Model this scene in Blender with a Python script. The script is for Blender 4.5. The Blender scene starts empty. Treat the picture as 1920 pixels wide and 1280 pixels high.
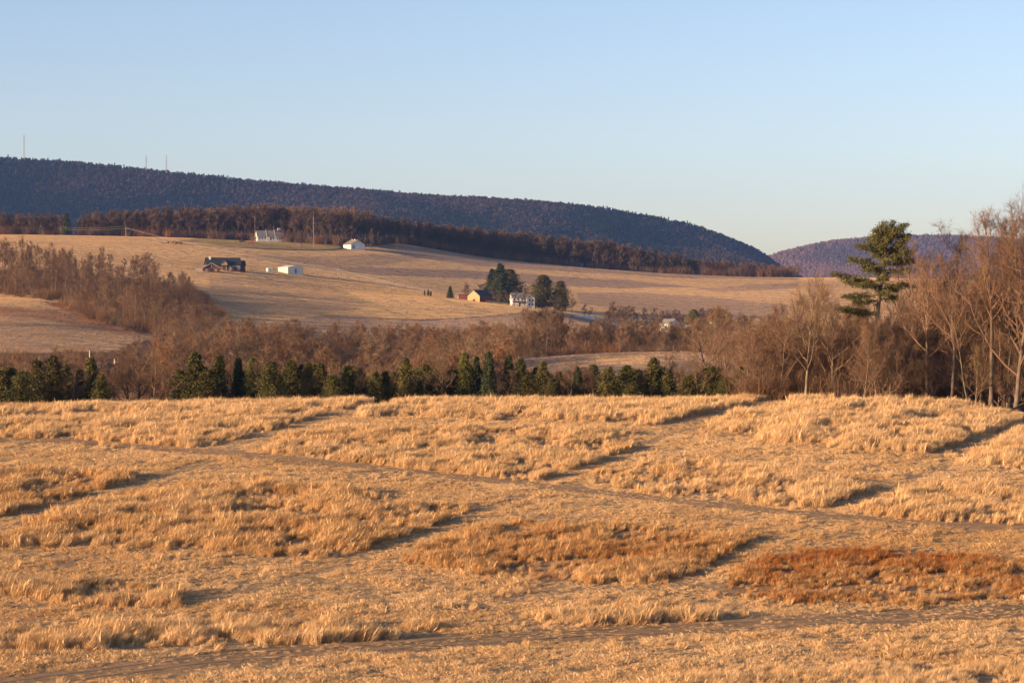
import bpy, math, random
import numpy as np
from mathutils import Vector, Matrix

R = math.radians
# ------------------------------------------------------------------ camera, sky, sun, exposure
F = 4305.0            # focal length in photograph pixels (1920 wide)
HY = 560.0            # eye level row
SC = bpy.context.scene
COL = SC.collection
cam_d = bpy.data.cameras.new('camera')
cam_d.sensor_width = 36.0
cam_d.lens = F / 1920.0 * 36.0
cam_d.shift_y = (HY - 640.0) / 1920.0
cam_d.clip_start = 1.0
cam_d.clip_end = 60000.0
cam = bpy.data.objects.new('camera', cam_d)
COL.objects.link(cam)
cam.rotation_euler = (R(90), 0, 0)
SC.camera = cam

SUN_EL = 10.0
SUN_BACK = 27.0       # degrees behind the left-hand side of the view
world = bpy.data.worlds.new('World')
SC.world = world
world.use_nodes = True
wn = world.node_tree.nodes
sky = wn.new('ShaderNodeTexSky')
sky.sky_type = 'NISHITA'
sky.sun_disc = False
sky.sun_elevation = R(SUN_EL)
sky.sun_rotation = R(270 - SUN_BACK)
sky.altitude = 100
sky.air_density = 0.85
sky.dust_density = 0.7
sky.ozone_density = 1.5
bg = wn['Background']
bg.inputs['Strength'].default_value = 0.106
wb = wn.new('ShaderNodeMix'); wb.data_type = 'RGBA'; wb.blend_type = 'MULTIPLY'; wb.inputs[0].default_value = 1.0
wb.inputs[7].default_value = (1.02, .93, 1.04, 1)      # white balance of the whole sky
world.node_tree.links.new(sky.outputs[0], wb.inputs[6])
world.node_tree.links.new(wb.outputs[2], bg.inputs['Color'])

sun_d = bpy.data.lights.new('sun', 'SUN')
sun_d.energy = 5.0
sun_d.angle = R(0.5)
sun_d.color = (1.0, 0.68, 0.40)
sun = bpy.data.objects.new('sun', sun_d)
COL.objects.link(sun)
to_sun = Vector((-math.cos(R(SUN_BACK)) * math.cos(R(SUN_EL)), -math.sin(R(SUN_BACK)) * math.cos(R(SUN_EL)), math.sin(R(SUN_EL))))
sun.rotation_euler = to_sun.to_track_quat('Z', 'Y').to_euler()

SC.view_settings.view_transform = 'Standard'
SC.view_settings.look = 'None'
SC.view_settings.exposure = 1.05
SC.view_settings.gamma = 1.0
SC.view_settings.use_curve_mapping = False
SC.render.engine = 'CYCLES'
SC.cycles.max_bounces = 4
SC.cycles.diffuse_bounces = 2
SC.cycles.glossy_bounces = 1
SC.cycles.transmission_bounces = 2
SC.cycles.volume_bounces = 0
SC.cycles.transparent_max_bounces = 8
SC.cycles.use_denoising = True
SC.cycles.denoiser = 'OPENIMAGEDENOISE'
SC.cycles.denoising_input_passes = 'RGB_ALBEDO_NORMAL'
SC.cycles.use_adaptive_sampling = True
SC.cycles.adaptive_threshold = 0.02

# ------------------------------------------------------------------ small helpers
def tag(o, label=None, cat=None, group=None, kind=None):
    if label: o['label'] = label
    if cat: o['category'] = cat
    if group: o['group'] = group
    if kind: o['kind'] = kind
    return o

def empty(name, loc=(0, 0, 0), rz=0.0, sc=1.0):
    o = bpy.data.objects.new(name, None)
    COL.objects.link(o)
    o.location = loc
    o.rotation_euler = (0, 0, rz)
    o.scale = (sc, sc, sc)
    return o

def mesh_np(name, V, faces_flat, face_len, mats=(), mat_idx=None, smooth=False):
    me = bpy.data.meshes.new(name)
    V = np.asarray(V, dtype=np.float32)
    ff = np.asarray(faces_flat, dtype=np.int32)
    fl = np.asarray(face_len, dtype=np.int32)
    me.vertices.add(len(V)); me.vertices.foreach_set('co', V.ravel())
    me.loops.add(len(ff)); me.loops.foreach_set('vertex_index', ff)
    me.polygons.add(len(fl))
    st = np.zeros(len(fl), dtype=np.int32); st[1:] = np.cumsum(fl)[:-1]
    me.polygons.foreach_set('loop_start', st)
    me.polygons.foreach_set('loop_total', fl)
    if mat_idx is not None:
        me.polygons.foreach_set('material_index', np.asarray(mat_idx, dtype=np.int32))
    me.polygons.foreach_set('use_smooth', np.full(len(fl), smooth, dtype=bool))
    for m in mats: me.materials.append(m)
    me.update(calc_edges=True)
    return me

class MB:
    """collects polygons, builds one mesh"""
    def __init__(s): s.v = []; s.f = []
    def poly(s, pts):
        b = len(s.v); s.v += [tuple(p) for p in pts]; s.f.append(tuple(range(b, b + len(pts)))); return s
    def box(s, x0, x1, y0, y1, z0, z1):
        b = len(s.v)
        s.v += [(x0, y0, z0), (x1, y0, z0), (x1, y1, z0), (x0, y1, z0), (x0, y0, z1), (x1, y0, z1), (x1, y1, z1), (x0, y1, z1)]
        for q in ((0, 3, 2, 1), (4, 5, 6, 7), (0, 1, 5, 4), (1, 2, 6, 5), (2, 3, 7, 6), (3, 0, 4, 7)): s.f.append(tuple(b + i for i in q))
        return s
    def prism(s, prof, y0, y1):
        """prof: list of (x,z) counter-clockwise seen from -y"""
        n = len(prof); b = len(s.v)
        s.v += [(x, y0, z) for x, z in prof] + [(x, y1, z) for x, z in prof]
        s.f.append(tuple(b + i for i in range(n))); s.f.append(tuple(b + n + i for i in reversed(range(n))))
        for i in range(n):
            j = (i + 1) % n; s.f.append((b + j, b + i, b + n + i, b + n + j))
        return s
    def prism_x(s, prof, x0, x1):
        """prof: list of (y,z)"""
        n = len(prof); b = len(s.v)
        s.v += [(x0, y, z) for y, z in prof] + [(x1, y, z) for y, z in prof]
        s.f.append(tuple(b + i for i in reversed(range(n)))); s.f.append(tuple(b + n + i for i in range(n)))
        for i in range(n):
            j = (i + 1) % n; s.f.append((b + i, b + j, b + n + j, b + n + i))
        return s
    def tube(s, pts, rad, k=6):
        pts = [Vector(p) for p in pts]; b = len(s.v); n = len(pts)
        for i, p in enumerate(pts):
            d = (pts[min(i + 1, n - 1)] - pts[max(i - 1, 0)]).normalized()
            a = Vector((0, 0, 1)) if abs(d.z) < .9 else Vector((1, 0, 0))
            u = d.cross(a).normalized(); w = d.cross(u)
            r = rad[i] if hasattr(rad, '__len__') else rad
            for j in range(k):
                t = 2 * math.pi * j / k; q = p + u * (r * math.cos(t)) + w * (r * math.sin(t)); s.v.append(tuple(q))
        for i in range(n - 1):
            for j in range(k):
                j2 = (j + 1) % k; s.f.append((b + i * k + j, b + i * k + j2, b + (i + 1) * k + j2, b + (i + 1) * k + j))
        s.f.append(tuple(b + j for j in reversed(range(k)))); s.f.append(tuple(b + (n - 1) * k + j for j in range(k)))
        return s
    def wheel(s, x, y, z, r, w, axis='y', k=12):
        if axis == 'y': return s.tube([(x, y - w / 2, z), (x, y + w / 2, z)], r, k)
        return s.tube([(x - w / 2, y, z), (x + w / 2, y, z)], r, k)
    def mesh(s, name, mat, smooth=False):
        me = bpy.data.meshes.new(name); me.from_pydata(s.v, [], s.f); me.materials.append(mat)
        if smooth:
            for p in me.polygons: p.use_smooth = True
        me.update(); return me
    def build(s, name, mat, parent=None, smooth=False):
        o = bpy.data.objects.new(name, s.mesh(name, mat, smooth)); COL.objects.link(o)
        if parent: o.parent = parent
        return o

ORD = 'first second third fourth fifth sixth seventh eighth ninth tenth eleventh twelfth thirteenth fourteenth fifteenth sixteenth seventeenth eighteenth nineteenth twentieth'.split()
TENS = {2: 'twenty', 3: 'thirty', 4: 'forty', 5: 'fifty'}
def ordinal(n):
    if n <= 20: return ORD[n - 1]
    t, u = divmod(n, 10)
    if u == 0: return {2: 'twentieth', 3: 'thirtieth', 4: 'fortieth', 5: 'fiftieth'}[t]
    return TENS[t] + '-' + ORD[u - 1]

# ------------------------------------------------------------------ materials
def mat_basic(name, col, rough=0.85, noise=0.0, nscale=2.0, col2=None, bump=0.0, spec=0.2, coords='Object', rand=0.0):
    m = bpy.data.materials.new(name); m.use_nodes = True
    nt = m.node_tree; N = nt.nodes; L = nt.links
    p = N['Principled BSDF']
    p.inputs['Roughness'].default_value = rough
    p.inputs['Specular IOR Level'].default_value = spec
    c2 = col2 or tuple(c * (1 - noise) for c in col)
    if noise or col2:
        tc = N.new('ShaderNodeTexCoord'); nz = N.new('ShaderNodeTexNoise'); nz.inputs['Scale'].default_value = nscale; nz.inputs['Detail'].default_value = 5
        L.new(tc.outputs[coords], nz.inputs['Vector'])
        mx = N.new('ShaderNodeMix'); mx.data_type = 'RGBA'
        mx.inputs[6].default_value = (*col, 1); mx.inputs[7].default_value = (*c2, 1)
        mr = N.new('ShaderNodeMapRange'); mr.inputs['From Min'].default_value = .35; mr.inputs['From Max'].default_value = .65
        L.new(nz.outputs['Fac'], mr.inputs['Value']); L.new(mr.outputs[0], mx.inputs[0])
        out = mx.outputs[2]
        if bump:
            b = N.new('ShaderNodeBump'); b.inputs['Strength'].default_value = bump; L.new(nz.outputs['Fac'], b.inputs['Height']); L.new(b.outputs[0], p.inputs['Normal'])
    else:
        rg = N.new('ShaderNodeRGB'); rg.outputs[0].default_value = (*col, 1); out = rg.outputs[0]
    if rand:
        oi = N.new('ShaderNodeObjectInfo'); hs = N.new('ShaderNodeHueSaturation')
        mv = N.new('ShaderNodeMapRange'); mv.inputs['To Min'].default_value = 1 - rand; mv.inputs['To Max'].default_value = 1 + rand
        L.new(oi.outputs['Random'], mv.inputs['Value']); L.new(mv.outputs[0], hs.inputs['Value'])
        mh = N.new('ShaderNodeMapRange'); mh.inputs['To Min'].default_value = .5 - rand * .05; mh.inputs['To Max'].default_value = .5 + rand * .05
        ml = N.new('ShaderNodeMath'); ml.operation = 'MULTIPLY'; ml.inputs[1].default_value = 7.31
        fr = N.new('ShaderNodeMath'); fr.operation = 'FRACT'
        L.new(oi.outputs['Random'], ml.inputs[0]); L.new(ml.outputs[0], fr.inputs[0]); L.new(fr.outputs[0], mh.inputs['Value']); L.new(mh.outputs[0], hs.inputs['Hue'])
        L.new(out, hs.inputs['Color']); out = hs.outputs[0]
    L.new(out, p.inputs['Base Color'])
    return m

def mat_tinted(name, ramp, transl=0.25, attr='tint', jitter=0.25):
    """colour picked per instanced copy by its 'tint' value"""
    m = bpy.data.materials.new(name); m.use_nodes = True
    nt = m.node_tree; N = nt.nodes; L = nt.links
    N.remove(N['Principled BSDF'])
    at = N.new('ShaderNodeAttribute'); at.attribute_type = 'INSTANCER'; at.attribute_name = attr
    cr = N.new('ShaderNodeValToRGB')
    el = cr.color_ramp.elements
    el[0].position = ramp[0][0]; el[0].color = (*ramp[0][1], 1)
    el[1].position = ramp[-1][0]; el[1].color = (*ramp[-1][1], 1)
    for pos, c in ramp[1:-1]:
        e = el.new(pos); e.color = (*c, 1)
    L.new(at.outputs['Fac'], cr.inputs[0])
    at2 = N.new('ShaderNodeAttribute'); at2.attribute_type = 'INSTANCER'; at2.attribute_name = 'bright'
    hs = N.new('ShaderNodeHueSaturation'); L.new(cr.outputs[0], hs.inputs['Color'])
    mr = N.new('ShaderNodeMapRange'); mr.inputs['To Min'].default_value = 1 - jitter; mr.inputs['To Max'].default_value = 1 + jitter
    L.new(at2.outputs['Fac'], mr.inputs['Value']); L.new(mr.outputs[0], hs.inputs['Value'])
    d = N.new('ShaderNodeBsdfDiffuse'); L.new(hs.outputs[0], d.inputs['Color'])
    out = d.outputs[0]
    if transl:
        t = N.new('ShaderNodeBsdfTranslucent'); L.new(hs.outputs[0], t.inputs['Color'])
        mx = N.new('ShaderNodeMixShader'); mx.inputs[0].default_value = transl
        L.new(out, mx.inputs[1]); L.new(t.outputs[0], mx.inputs[2]); out = mx.outputs[0]
    L.new(out, N['Material Output'].inputs['Surface'])
    return m

M = {}
M['bark'] = mat_basic('bark', (.20, .15, .108), .9, .45, 1.5, bump=.3, rand=.25)
M['twig'] = mat_basic('twig', (.175, .105, .062), .9, rand=.22)
M['twig_far'] = mat_basic('twig_far', (.115, .074, .048), .9, rand=.25)
M['cedar'] = mat_basic('cedar', (.118, .104, .03), .9, .55, .8, rand=.35)
M['spruce'] = mat_basic('spruce', (.058, .068, .03), .9, .4, .8, rand=.2)
M['pine'] = mat_basic('pine', (.125, .118, .036), .9, .4, 1.2)
M['white_paint'] = mat_basic('white_paint', (.62, .60, .55), .7, .08, .6)
M['cream_metal'] = mat_basic('cream_metal', (.72, .63, .44), .6, .08, .5)
M['white_roof'] = mat_basic('white_roof', (.70, .68, .64), .6, .1, .4)
M['grey_roof'] = mat_basic('grey_roof', (.23, .21, .19), .85, .25, .8)
M['tan_roof'] = mat_basic('tan_roof', (.23, .20, .16), .85, .25, .8)
M['dark_roof'] = mat_basic('dark_roof', (.045, .048, .055), .7, .3, .6)
M['blue_roof'] = mat_basic('blue_roof', (.04, .07, .13), .7, .3, .6)
M['brown_wood'] = mat_basic('brown_wood', (.16, .07, .04), .85, .35, 1.2)
M['red_wood'] = mat_basic('red_wood', (.19, .055, .04), .85, .3, 1.2)
M['tan_wood'] = mat_basic('tan_wood', (.46, .33, .17), .85, .2, 1.0)
M['stone'] = mat_basic('stone', (.42, .38, .33), .9, .3, 2.0)
M['brick_chimney'] = mat_basic('brick_chimney', (.45, .36, .30), .9, .2, 2.0)
M['window_glass'] = mat_basic('window_glass', (.03, .04, .06), .15, spec=.5)
M['blue_door'] = mat_basic('blue_door', (.16, .26, .42), .6)
M['pole_wood'] = mat_basic('pole_wood', (.42, .33, .24), .9, .3, 1.0)
M['fence_wood'] = mat_basic('fence_wood', (.34, .26, .18), .9, .3, 1.0)
M['wire'] = mat_basic('wire', (.55, .52, .48), .4, spec=.6)
M['steel'] = mat_basic('steel', (.35, .33, .33), .5, .15, .3)
M['red_car'] = mat_basic('red_car', (.32, .02, .02), .35, spec=.5)
M['maroon_car'] = mat_basic('maroon_car', (.10, .015, .02), .35, spec=.5)
M['tyre'] = mat_basic('tyre', (.02, .02, .02), .9)
M['rust'] = mat_basic('rust', (.17, .07, .04), .9, .3, 1.5)
M['asphalt'] = mat_basic('asphalt', (.05, .045, .042), .9, .2, .3)
M['gravel'] = mat_basic('gravel', (.36, .30, .26), .95, .2, .4)
M['track'] = mat_basic('track', (.38, .24, .12), .95, nscale=2.2, col2=(.27, .165, .08), bump=.5)
M['black_tarp'] = mat_basic('black_tarp', (.015, .015, .017), .5, .3, 3)
M['snow'] = mat_basic('snow', (.8, .78, .76), .6, .06, .5)

# ------------------------------------------------------------------ terrain
KP = np.array([-1000, 0, 320, 640, 960, 1280, 1600, 1920, 2900], float)
KY = np.array([30, 60, 80, 100, 115, 140, 165, 190, 205, 215, 225, 232, 245, 260, 300, 380, 440, 500, 560, 650, 800, 950, 1100, 1250, 1400, 1550, 1700, 1850, 2200, 3000, 4000, 8900], float)
def P(py, Y): return (HY - py) / F * Y
fore = {30: -13.5, 60: -15.2, 80: -16.2, 100: P(1280, 100), 115: P(1188, 115), 140: P(1040, 140), 165: P(922, 165), 190: P(838, 190)}
crest_py = {-1000: 790, 0: 771, 320: 765, 640: 759, 960: 758, 1280: 757, 1600: 748, 1920: 772, 2900: 800}
far = {
    0:    [-14, -19, -24, -22, P(678, 500), P(650, 560), P(602, 650), P(548, 800), P(513, 950), P(490, 1100), P(468, 1250), P(450, 1400), P(441, 1550), 39, 33, 15, 0, -5, -10],
    320:  [-13.5, -18, -23, -22, P(692, 500), P(664, 560), P(630, 650), P(580, 800), P(540, 950), P(513, 1100), P(483, 1250), P(461, 1400), P(446, 1550), 42, 34, 15, 0, -5, -10],
    640:  [-13, -18, -24, -25, -23, -19, -14, P(606, 800), P(568, 950), P(546, 1100), P(524, 1250), P(497, 1400), P(468, 1550), P(449, 1700), 38, 18, 0, -5, -10],
    960:  [-12.7, -16, -16, P(700, 440), P(668, 500), -16, -15, P(622, 800), P(598, 950), P(574, 1100), P(571, 1250), P(541, 1400), P(513, 1550), P(489, 1700), 26, 10, 0, -5, -10],
    1280: [-12.7, -14.5, P(705, 380), P(672, 440), P(661, 500), -15, -19, P(655, 800), P(627, 950), P(632, 1100), P(600, 1250), P(568, 1400), P(540, 1550), P(515, 1700), 16, 5, 0, -5, -10],
    1600: [-12, -14, -17, -19, -19.5, -20, -21, -19, -18, -17.5, P(605, 1250), P(575, 1400), P(548, 1550), P(525, 1700), P(521, 1850), 5, 0, -5, -10],
    1920: [-12.5, -14, -17, -19, -19.5, -20, -21, -19, -18, -17.5, P(610, 1250), P(580, 1400), P(553, 1550), P(532, 1700), P(527, 1850), 5, 0, -5, -10],
}
far[-1000] = far[0]; far[2900] = far[1920]
ZT = np.zeros((len(KP), len(KY)))
for i, px in enumerate(KP):
    c = crest_py[int(px)]
    col = dict(fore)
    d = c - 758
    col[165] = P(922 + d * .15, 165); col[190] = P(838 + d * .45, 190)
    col[205] = P(796 + d * .75, 205); col[215] = P(775 + d * .9, 215); col[225] = P(762 + d, 225); col[232] = P(757.5 + d, 232)
    col[245] = P(760 + d, 245) - .7
    for k, v in zip(KY[13:], far[int(px)]): col[k] = v
    ZT[i] = [col[k] for k in KY]

def pchip(x, y, xq):
    h = np.diff(x); dl = np.diff(y, axis=-1) / h
    m = np.zeros_like(y)
    a = dl[..., :-1]; b = dl[..., 1:]
    w1 = 2 * h[1:] + h[:-1]; w2 = h[1:] + 2 * h[:-1]
    ok = a * b > 0
    with np.errstate(divide='ignore', invalid='ignore'):
        hm = (w1 + w2) / (w1 / a + w2 / b)
    m[..., 1:-1] = np.where(ok, hm, 0)
    m[..., 0] = dl[..., 0]; m[..., -1] = dl[..., -1]
    k = np.clip(np.searchsorted(x, xq) - 1, 0, len(x) - 2)
    t = (xq - x[k]) / h[k]
    y0 = y[..., k]; y1 = y[..., k + 1]; m0 = m[..., k] * h[k]; m1 = m[..., k + 1] * h[k]
    return (2 * t**3 - 3 * t**2 + 1) * y0 + (t**3 - 2 * t**2 + t) * m0 + (-2 * t**3 + 3 * t**2) * y1 + (t**3 - t**2) * m1

# value noise on world coordinates
_rs = np.random.RandomState(7)
_lat = _rs.rand(256, 256)
def vnoise(x, y, s, seed=0):
    x = np.asarray(x) / s + seed * 17.3; y = np.asarray(y) / s + seed * 9.7
    xi = np.floor(x).astype(int); yi = np.floor(y).astype(int); fx = x - xi; fy = y - yi
    fx = fx * fx * (3 - 2 * fx); fy = fy * fy * (3 - 2 * fy)
    g = lambda a, b: _lat[a & 255, b & 255]
    return (g(xi, yi) * (1 - fx) + g(xi + 1, yi) * fx) * (1 - fy) + (g(xi, yi + 1) * (1 - fx) + g(xi + 1, yi + 1) * fx) * fy
def fbm(x, y, s, seed=0, o=4):
    v = 0; a = .5
    for i in range(o): v = v + a * vnoise(x, y, s / 2**i, seed + i); a *= .5
    return v

GY = np.concatenate([np.arange(30, 85, 3), np.arange(85, 262, .7), np.arange(262, 600, 3.), np.arange(600, 1860, 3.2), np.geomspace(1862, 8850, 60)])
GP = np.concatenate([np.linspace(-1000, -120, 30)[:-1], np.arange(-120, 2041, 5.0), np.linspace(2045, 2900, 30)])
_zc = pchip(KY, ZT, GY)                    # (cols, rows)
GZ = pchip(KP, _zc.T.copy(), GP)           # (rows, cols)
GU = (GP - 960) / F
GX = GY[:, None] * GU[None, :]
GYY = np.repeat(GY[:, None], len(GP), 1)
_w = np.clip((GYY - 262) / 150, 0, 1)
GZ = GZ + (fbm(GX, GYY, 60, 3) - .47) * 2.2 * _w * np.clip(1.3 - GYY / 1500, .3, 1) + (fbm(GX, GYY, 3.0, 5, 3) - .44) * .16 * (1 - _w)

def ground(x, y):
    x = np.asarray(x, float); y = np.asarray(y, float)
    px = x / y * F + 960
    i = np.clip(np.searchsorted(GY, y) - 1, 0, len(GY) - 2); j = np.clip(np.searchsorted(GP, px) - 1, 0, len(GP) - 2)
    t = np.clip((y - GY[i]) / (GY[i + 1] - GY[i]), 0, 1); s = np.clip((px - GP[j]) / (GP[j + 1] - GP[j]), 0, 1)
    return (GZ[i, j] * (1 - s) + GZ[i, j + 1] * s) * (1 - t) + (GZ[i + 1, j] * (1 - s) + GZ[i + 1, j + 1] * s) * t
def gz(x, y): return float(ground(x, y))
def X(px, Y): return (px - 960) / F * Y
def seat(px, Y, dz=0.0):
    x = X(px, Y); return (x, Y, gz(x, Y) + dz)
def hit(px, py, y0=90, y1=1900):
    """where the ground meets the line of sight of a point seen in the photograph"""
    ys = np.arange(y0, y1, .5 if y1 < 400 else 2.0)
    z = ground(X(px, ys), ys); rp = HY - z / ys * F
    k = np.where(rp <= py)[0]
    Y = ys[k[0]] if len(k) else ys[np.argmin(rp)]
    return X(px, Y), float(Y)

def inpoly(px, py, poly):
    inside = np.zeros(np.shape(px), bool); n = len(poly)
    for a in range(n):
        x0, y0 = poly[a]; x1, y1 = poly[(a + 1) % n]
        c = ((y0 > py) != (y1 > py)) & (px < (x1 - x0) * (py - y0) / ((y1 - y0) if y1 != y0 else 1e-9) + x0)
        inside ^= c
    return inside
def dist_line(px, py, line, sx=1.0):
    d = np.full(np.shape(px), 1e9)
    for (x0, y0), (x1, y1) in zip(line[:-1], line[1:]):
        vx, vy = x1 - x0, y1 - y0
        t = np.clip(((px - x0) * vx + (py - y0) * vy) / (vx * vx + vy * vy), 0, 1)
        d = np.minimum(d, np.hypot((px - x0 - t * vx) * sx, py - y0 - t * vy))
    return d

# --- layout of the near field (rows/columns of the photograph, laid on the ground)
TRACK = [(-200, 815), (0, 825), (150, 829), (320, 842), (500, 856), (640, 870), (800, 887), (960, 905), (1100, 921), (1280, 940), (1450, 958), (1620, 972), (1800, 985), (2100, 1003)]
FRONT = [(-200, 1306), (0, 1284), (200, 1259), (420, 1234), (640, 1217), (960, 1196), (1280, 1179), (1600, 1161), (1920, 1146), (2150, 1136)]
LANES = [
    [(380, 848), (430, 836), (540, 806), (620, 782), (720, 760)],
    [(1010, 908), (1080, 886), (1180, 852), (1250, 815), (1300, 795)],
    [(1250, 800), (1330, 780), (1400, 765), (1480, 750)],
    [(1540, 962), (1600, 940), (1660, 915), (1780, 872)],
    [(1745, 857), (1810, 836), (1900, 805), (1960, 790)],
    [(-60, 995), (0, 977), (120, 948), (250, 908), (390, 866)],
    [(620, 1060), (700, 1036), (800, 1000), (890, 962), (980, 932)],
    [(1270, 1098), (1310, 1082), (1370, 1044), (1430, 1015), (1560, 982)],
    [(330, 1128), (480, 1106), (620, 1066)],
]
TALL = [
    ([(-200, 777), (-200, 790), (0, 774), (300, 766), (310, 762), (0, 768)], 1.0, .15),
    ([(300, 760), (300, 774), (480, 772), (690, 768), (640, 754)], 1.0, .08),
    ([(-250, 788), (0, 788), (200, 788), (330, 782), (560, 776), (640, 772), (520, 806), (405, 838), (200, 832), (0, 820), (-250, 815)], .95, .10),
    ([(660, 753), (660, 772), (850, 778), (1000, 782), (1130, 790), (1250, 796), (1330, 778), (1450, 753), (1280, 750)], 1.15, .08),
    ([(500, 828), (560, 812), (680, 808), (800, 815), (960, 812), (1100, 815), (1210, 828), (1070, 884), (1020, 902), (800, 882), (640, 864), (510, 848)], .9, .18),
    ([(1120, 905), (1200, 872), (1330, 868), (1450, 886), (1620, 912), (1555, 950), (1440, 942), (1280, 928)], 1.0, .16),
    ([(1620, 965), (1690, 925), (1760, 908), (1920, 928), (2150, 940), (2150, 1000), (1920, 990), (1800, 980)], 1.05, .14),
    ([(1320, 795), (1480, 756), (1640, 756), (1800, 768), (1890, 790), (1880, 806), (1745, 850), (1600, 842), (1450, 822)], 1.1, .10),
    ([(1810, 868), (1850, 838), (1930, 812), (2150, 812), (2150, 890), (1920, 880)], 1.05, .12),
    ([(-250, 890), (0, 892), (150, 884), (250, 900), (120, 942), (0, 972), (-250, 1010)], .95, .42),
    ([(-150, 1030), (0, 1000), (110, 968), (200, 942), (300, 918), (480, 912), (640, 922), (800, 942), (885, 958), (790, 996), (650, 1042), (560, 1045), (400, 1030), (200, 1016), (-150, 1030)], .95, .42),
    ([(740, 1052), (880, 996), (960, 980), (1200, 998), (1350, 1003), (1425, 1010), (1360, 1045), (1260, 1098), (1100, 1096), (900, 1076)], .8, .55),
    ([(1345, 1112), (1420, 1060), (1520, 1028), (1700, 1030), (1920, 1052), (2150, 1075), (2150, 1120), (1920, 1122), (1700, 1136), (1500, 1128)], .62, .72),
    ([(-200, 1090), (0, 1092), (120, 1095), (335, 1110), (345, 1136), (200, 1138), (0, 1118), (-200, 1110)], .95, .25),
    ([(-200, 1180), (0, 1176), (300, 1172), (640, 1176), (830, 1182), (830, 1193), (600, 1211), (250, 1218), (0, 1216), (-200, 1220)], .85, .18),
    ([(970, 1156), (1150, 1150), (1410, 1155), (1420, 1166), (1200, 1172), (970, 1170)], .8, .2),
    ([(1500, 1150), (1650, 1146), (1920, 1136), (2100, 1130), (1920, 1142), (1650, 1156)], .45, .3),
    ([(1150, 1290), (1300, 1266), (1600, 1250), (1920, 1240), (2150, 1235), (2150, 1400), (1100, 1400)], .55, .12),
]

gpx = GU[None, :] * F + 960 + 0 * GYY
gpy = HY - GZ / GYY * F
# colours of the ground
C_straw = np.array([.38, .25, .125]); C_tan = np.array([.50, .32, .155]); C_stub = np.array([.32, .215, .14]); C_lawn = np.array([.27, .195, .085])
C_leaf = np.array([.17, .095, .05]); C_rust = np.array([.24, .10, .045]); C_soil = np.array([.33, .205, .10])
colr = np.empty(GZ.shape + (3,)); colr[:] = C_tan
near = GYY < 262
colr[near] = C_straw
colr[(GYY >= 236) & (GYY < 640)] = C_leaf
def paint(poly, c, ymin=300, ymax=1900, k=1.0, wob=2.0):
    w = (fbm(GX, GYY, 25, 11) - .47) * 2 * wob
    m = inpoly(gpx, gpy + w, poly) & (GYY > ymin) & (GYY < ymax)
    colr[m] = colr[m] * (1 - k) + c * k
paint([(960, 720), (975, 672), (1000, 655), (1100, 650), (1330, 655), (1380, 670), (1380, 720)], C_stub * .95, 340, 540, wob=1)
paint([(1090, 668), (1200, 664), (1260, 690), (1180, 690)], C_tan, 340, 540, .7)
paint([(-400, 535), (0, 545), (60, 560), (130, 590), (290, 632), (200, 660), (-400, 670)], np.array([.37, .24, .135]), 430, 720)
paint([(0, 575), (100, 583), (250, 600), (270, 632), (200, 622), (80, 598), (0, 590)], C_rust, 430, 720, .5)
paint([(40, 548), (140, 556), (260, 605), (200, 612), (110, 580)], C_rust, 430, 760, .8)
paint([(-300, 470), (20, 500), (130, 560), (280, 635), (420, 620), (400, 560), (340, 505), (100, 470), (-300, 455)], C_leaf, 640, 960, .85)
paint([(335, 452), (390, 444), (520, 442), (640, 452), (690, 462), (660, 470), (500, 468)], C_lawn, 1350, 1700)
paint([(440, 478), (560, 482), (640, 480), (700, 476), (820, 482), (700, 500), (560, 500)], C_stub * .85, 1150, 1600, .6)
paint([(690, 455), (800, 464), (960, 484), (1280, 506), (1500, 514), (1500, 524), (1280, 521), (1100, 511), (900, 499), (760, 480)], C_stub, 1350, 1900)
paint([(560, 498), (760, 503), (900, 508), (1040, 517), (1180, 526), (1310, 537), (1180, 541), (1050, 536), (900, 524), (700, 516)], C_stub * .92, 1150, 1800)
paint([(1080, 548), (1200, 548), (1330, 556), (1480, 572), (1480, 600), (1300, 594), (1180, 580), (1090, 570)], C_stub, 1200, 1700, .8)
paint([(1300, 540), (1500, 530), (1500, 540), (1350, 548)], C_stub, 1300, 1800, .8)
paint([(540, 600), (620, 591), (700, 597), (760, 600), (850, 598), (960, 590), (1050, 582), (1150, 582), (1240, 603), (1360, 645), (1300, 665), (1000, 650), (700, 640), (500, 620)], C_stub * 1.05, 690, 1180)
paint([(390, 520), (480, 519), (620, 535), (700, 575), (600, 590), (480, 590), (400, 570)], C_stub * .85, 760, 1150, .55)
for ln, c, wd, y0, y1 in (([(600, 590), (700, 596), (770, 600), (850, 598), (960, 589), (1060, 581), (1140, 583)], C_leaf * .9, 1.1, 690, 1180),
                  ([(470, 520), (560, 560), (620, 592)], C_lawn * 1.1, 2.2, 700, 1150), ([(600, 530), (700, 570), (770, 598)], C_lawn * 1.2, 2.6, 700, 1150),
                  ([(770, 545), (860, 570), (920, 585)], C_lawn * 1.2, 2.4, 700, 1150), ([(700, 466), (790, 483), (830, 487)], C_leaf, .9, 1200, 1700)):
    m = (dist_line(gpx, gpy, ln) < wd) & (GYY > y0) & (GYY < y1)
    colr[m] = colr[m] * .35 + c * .65
# near-field: tall-grass floors and lanes
for poly, h, t in TALL:
    m = inpoly(gpx, gpy, poly) & near
    colr[m] = C_straw * (1 - t * .45) + np.array([.22, .09, .035]) * t * .5
m = near & (dist_line(gpx, gpy, TRACK) < 7); colr[m] = C_soil
m = near & (dist_line(gpx, gpy, FRONT) < 15); colr[m] = C_soil * .95
m = near & (gpx > 1640) & (gpy < 772) & (gpx > 1640 + (760 - gpy) * 6); colr[m] = np.array([.27, .13, .06])
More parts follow.
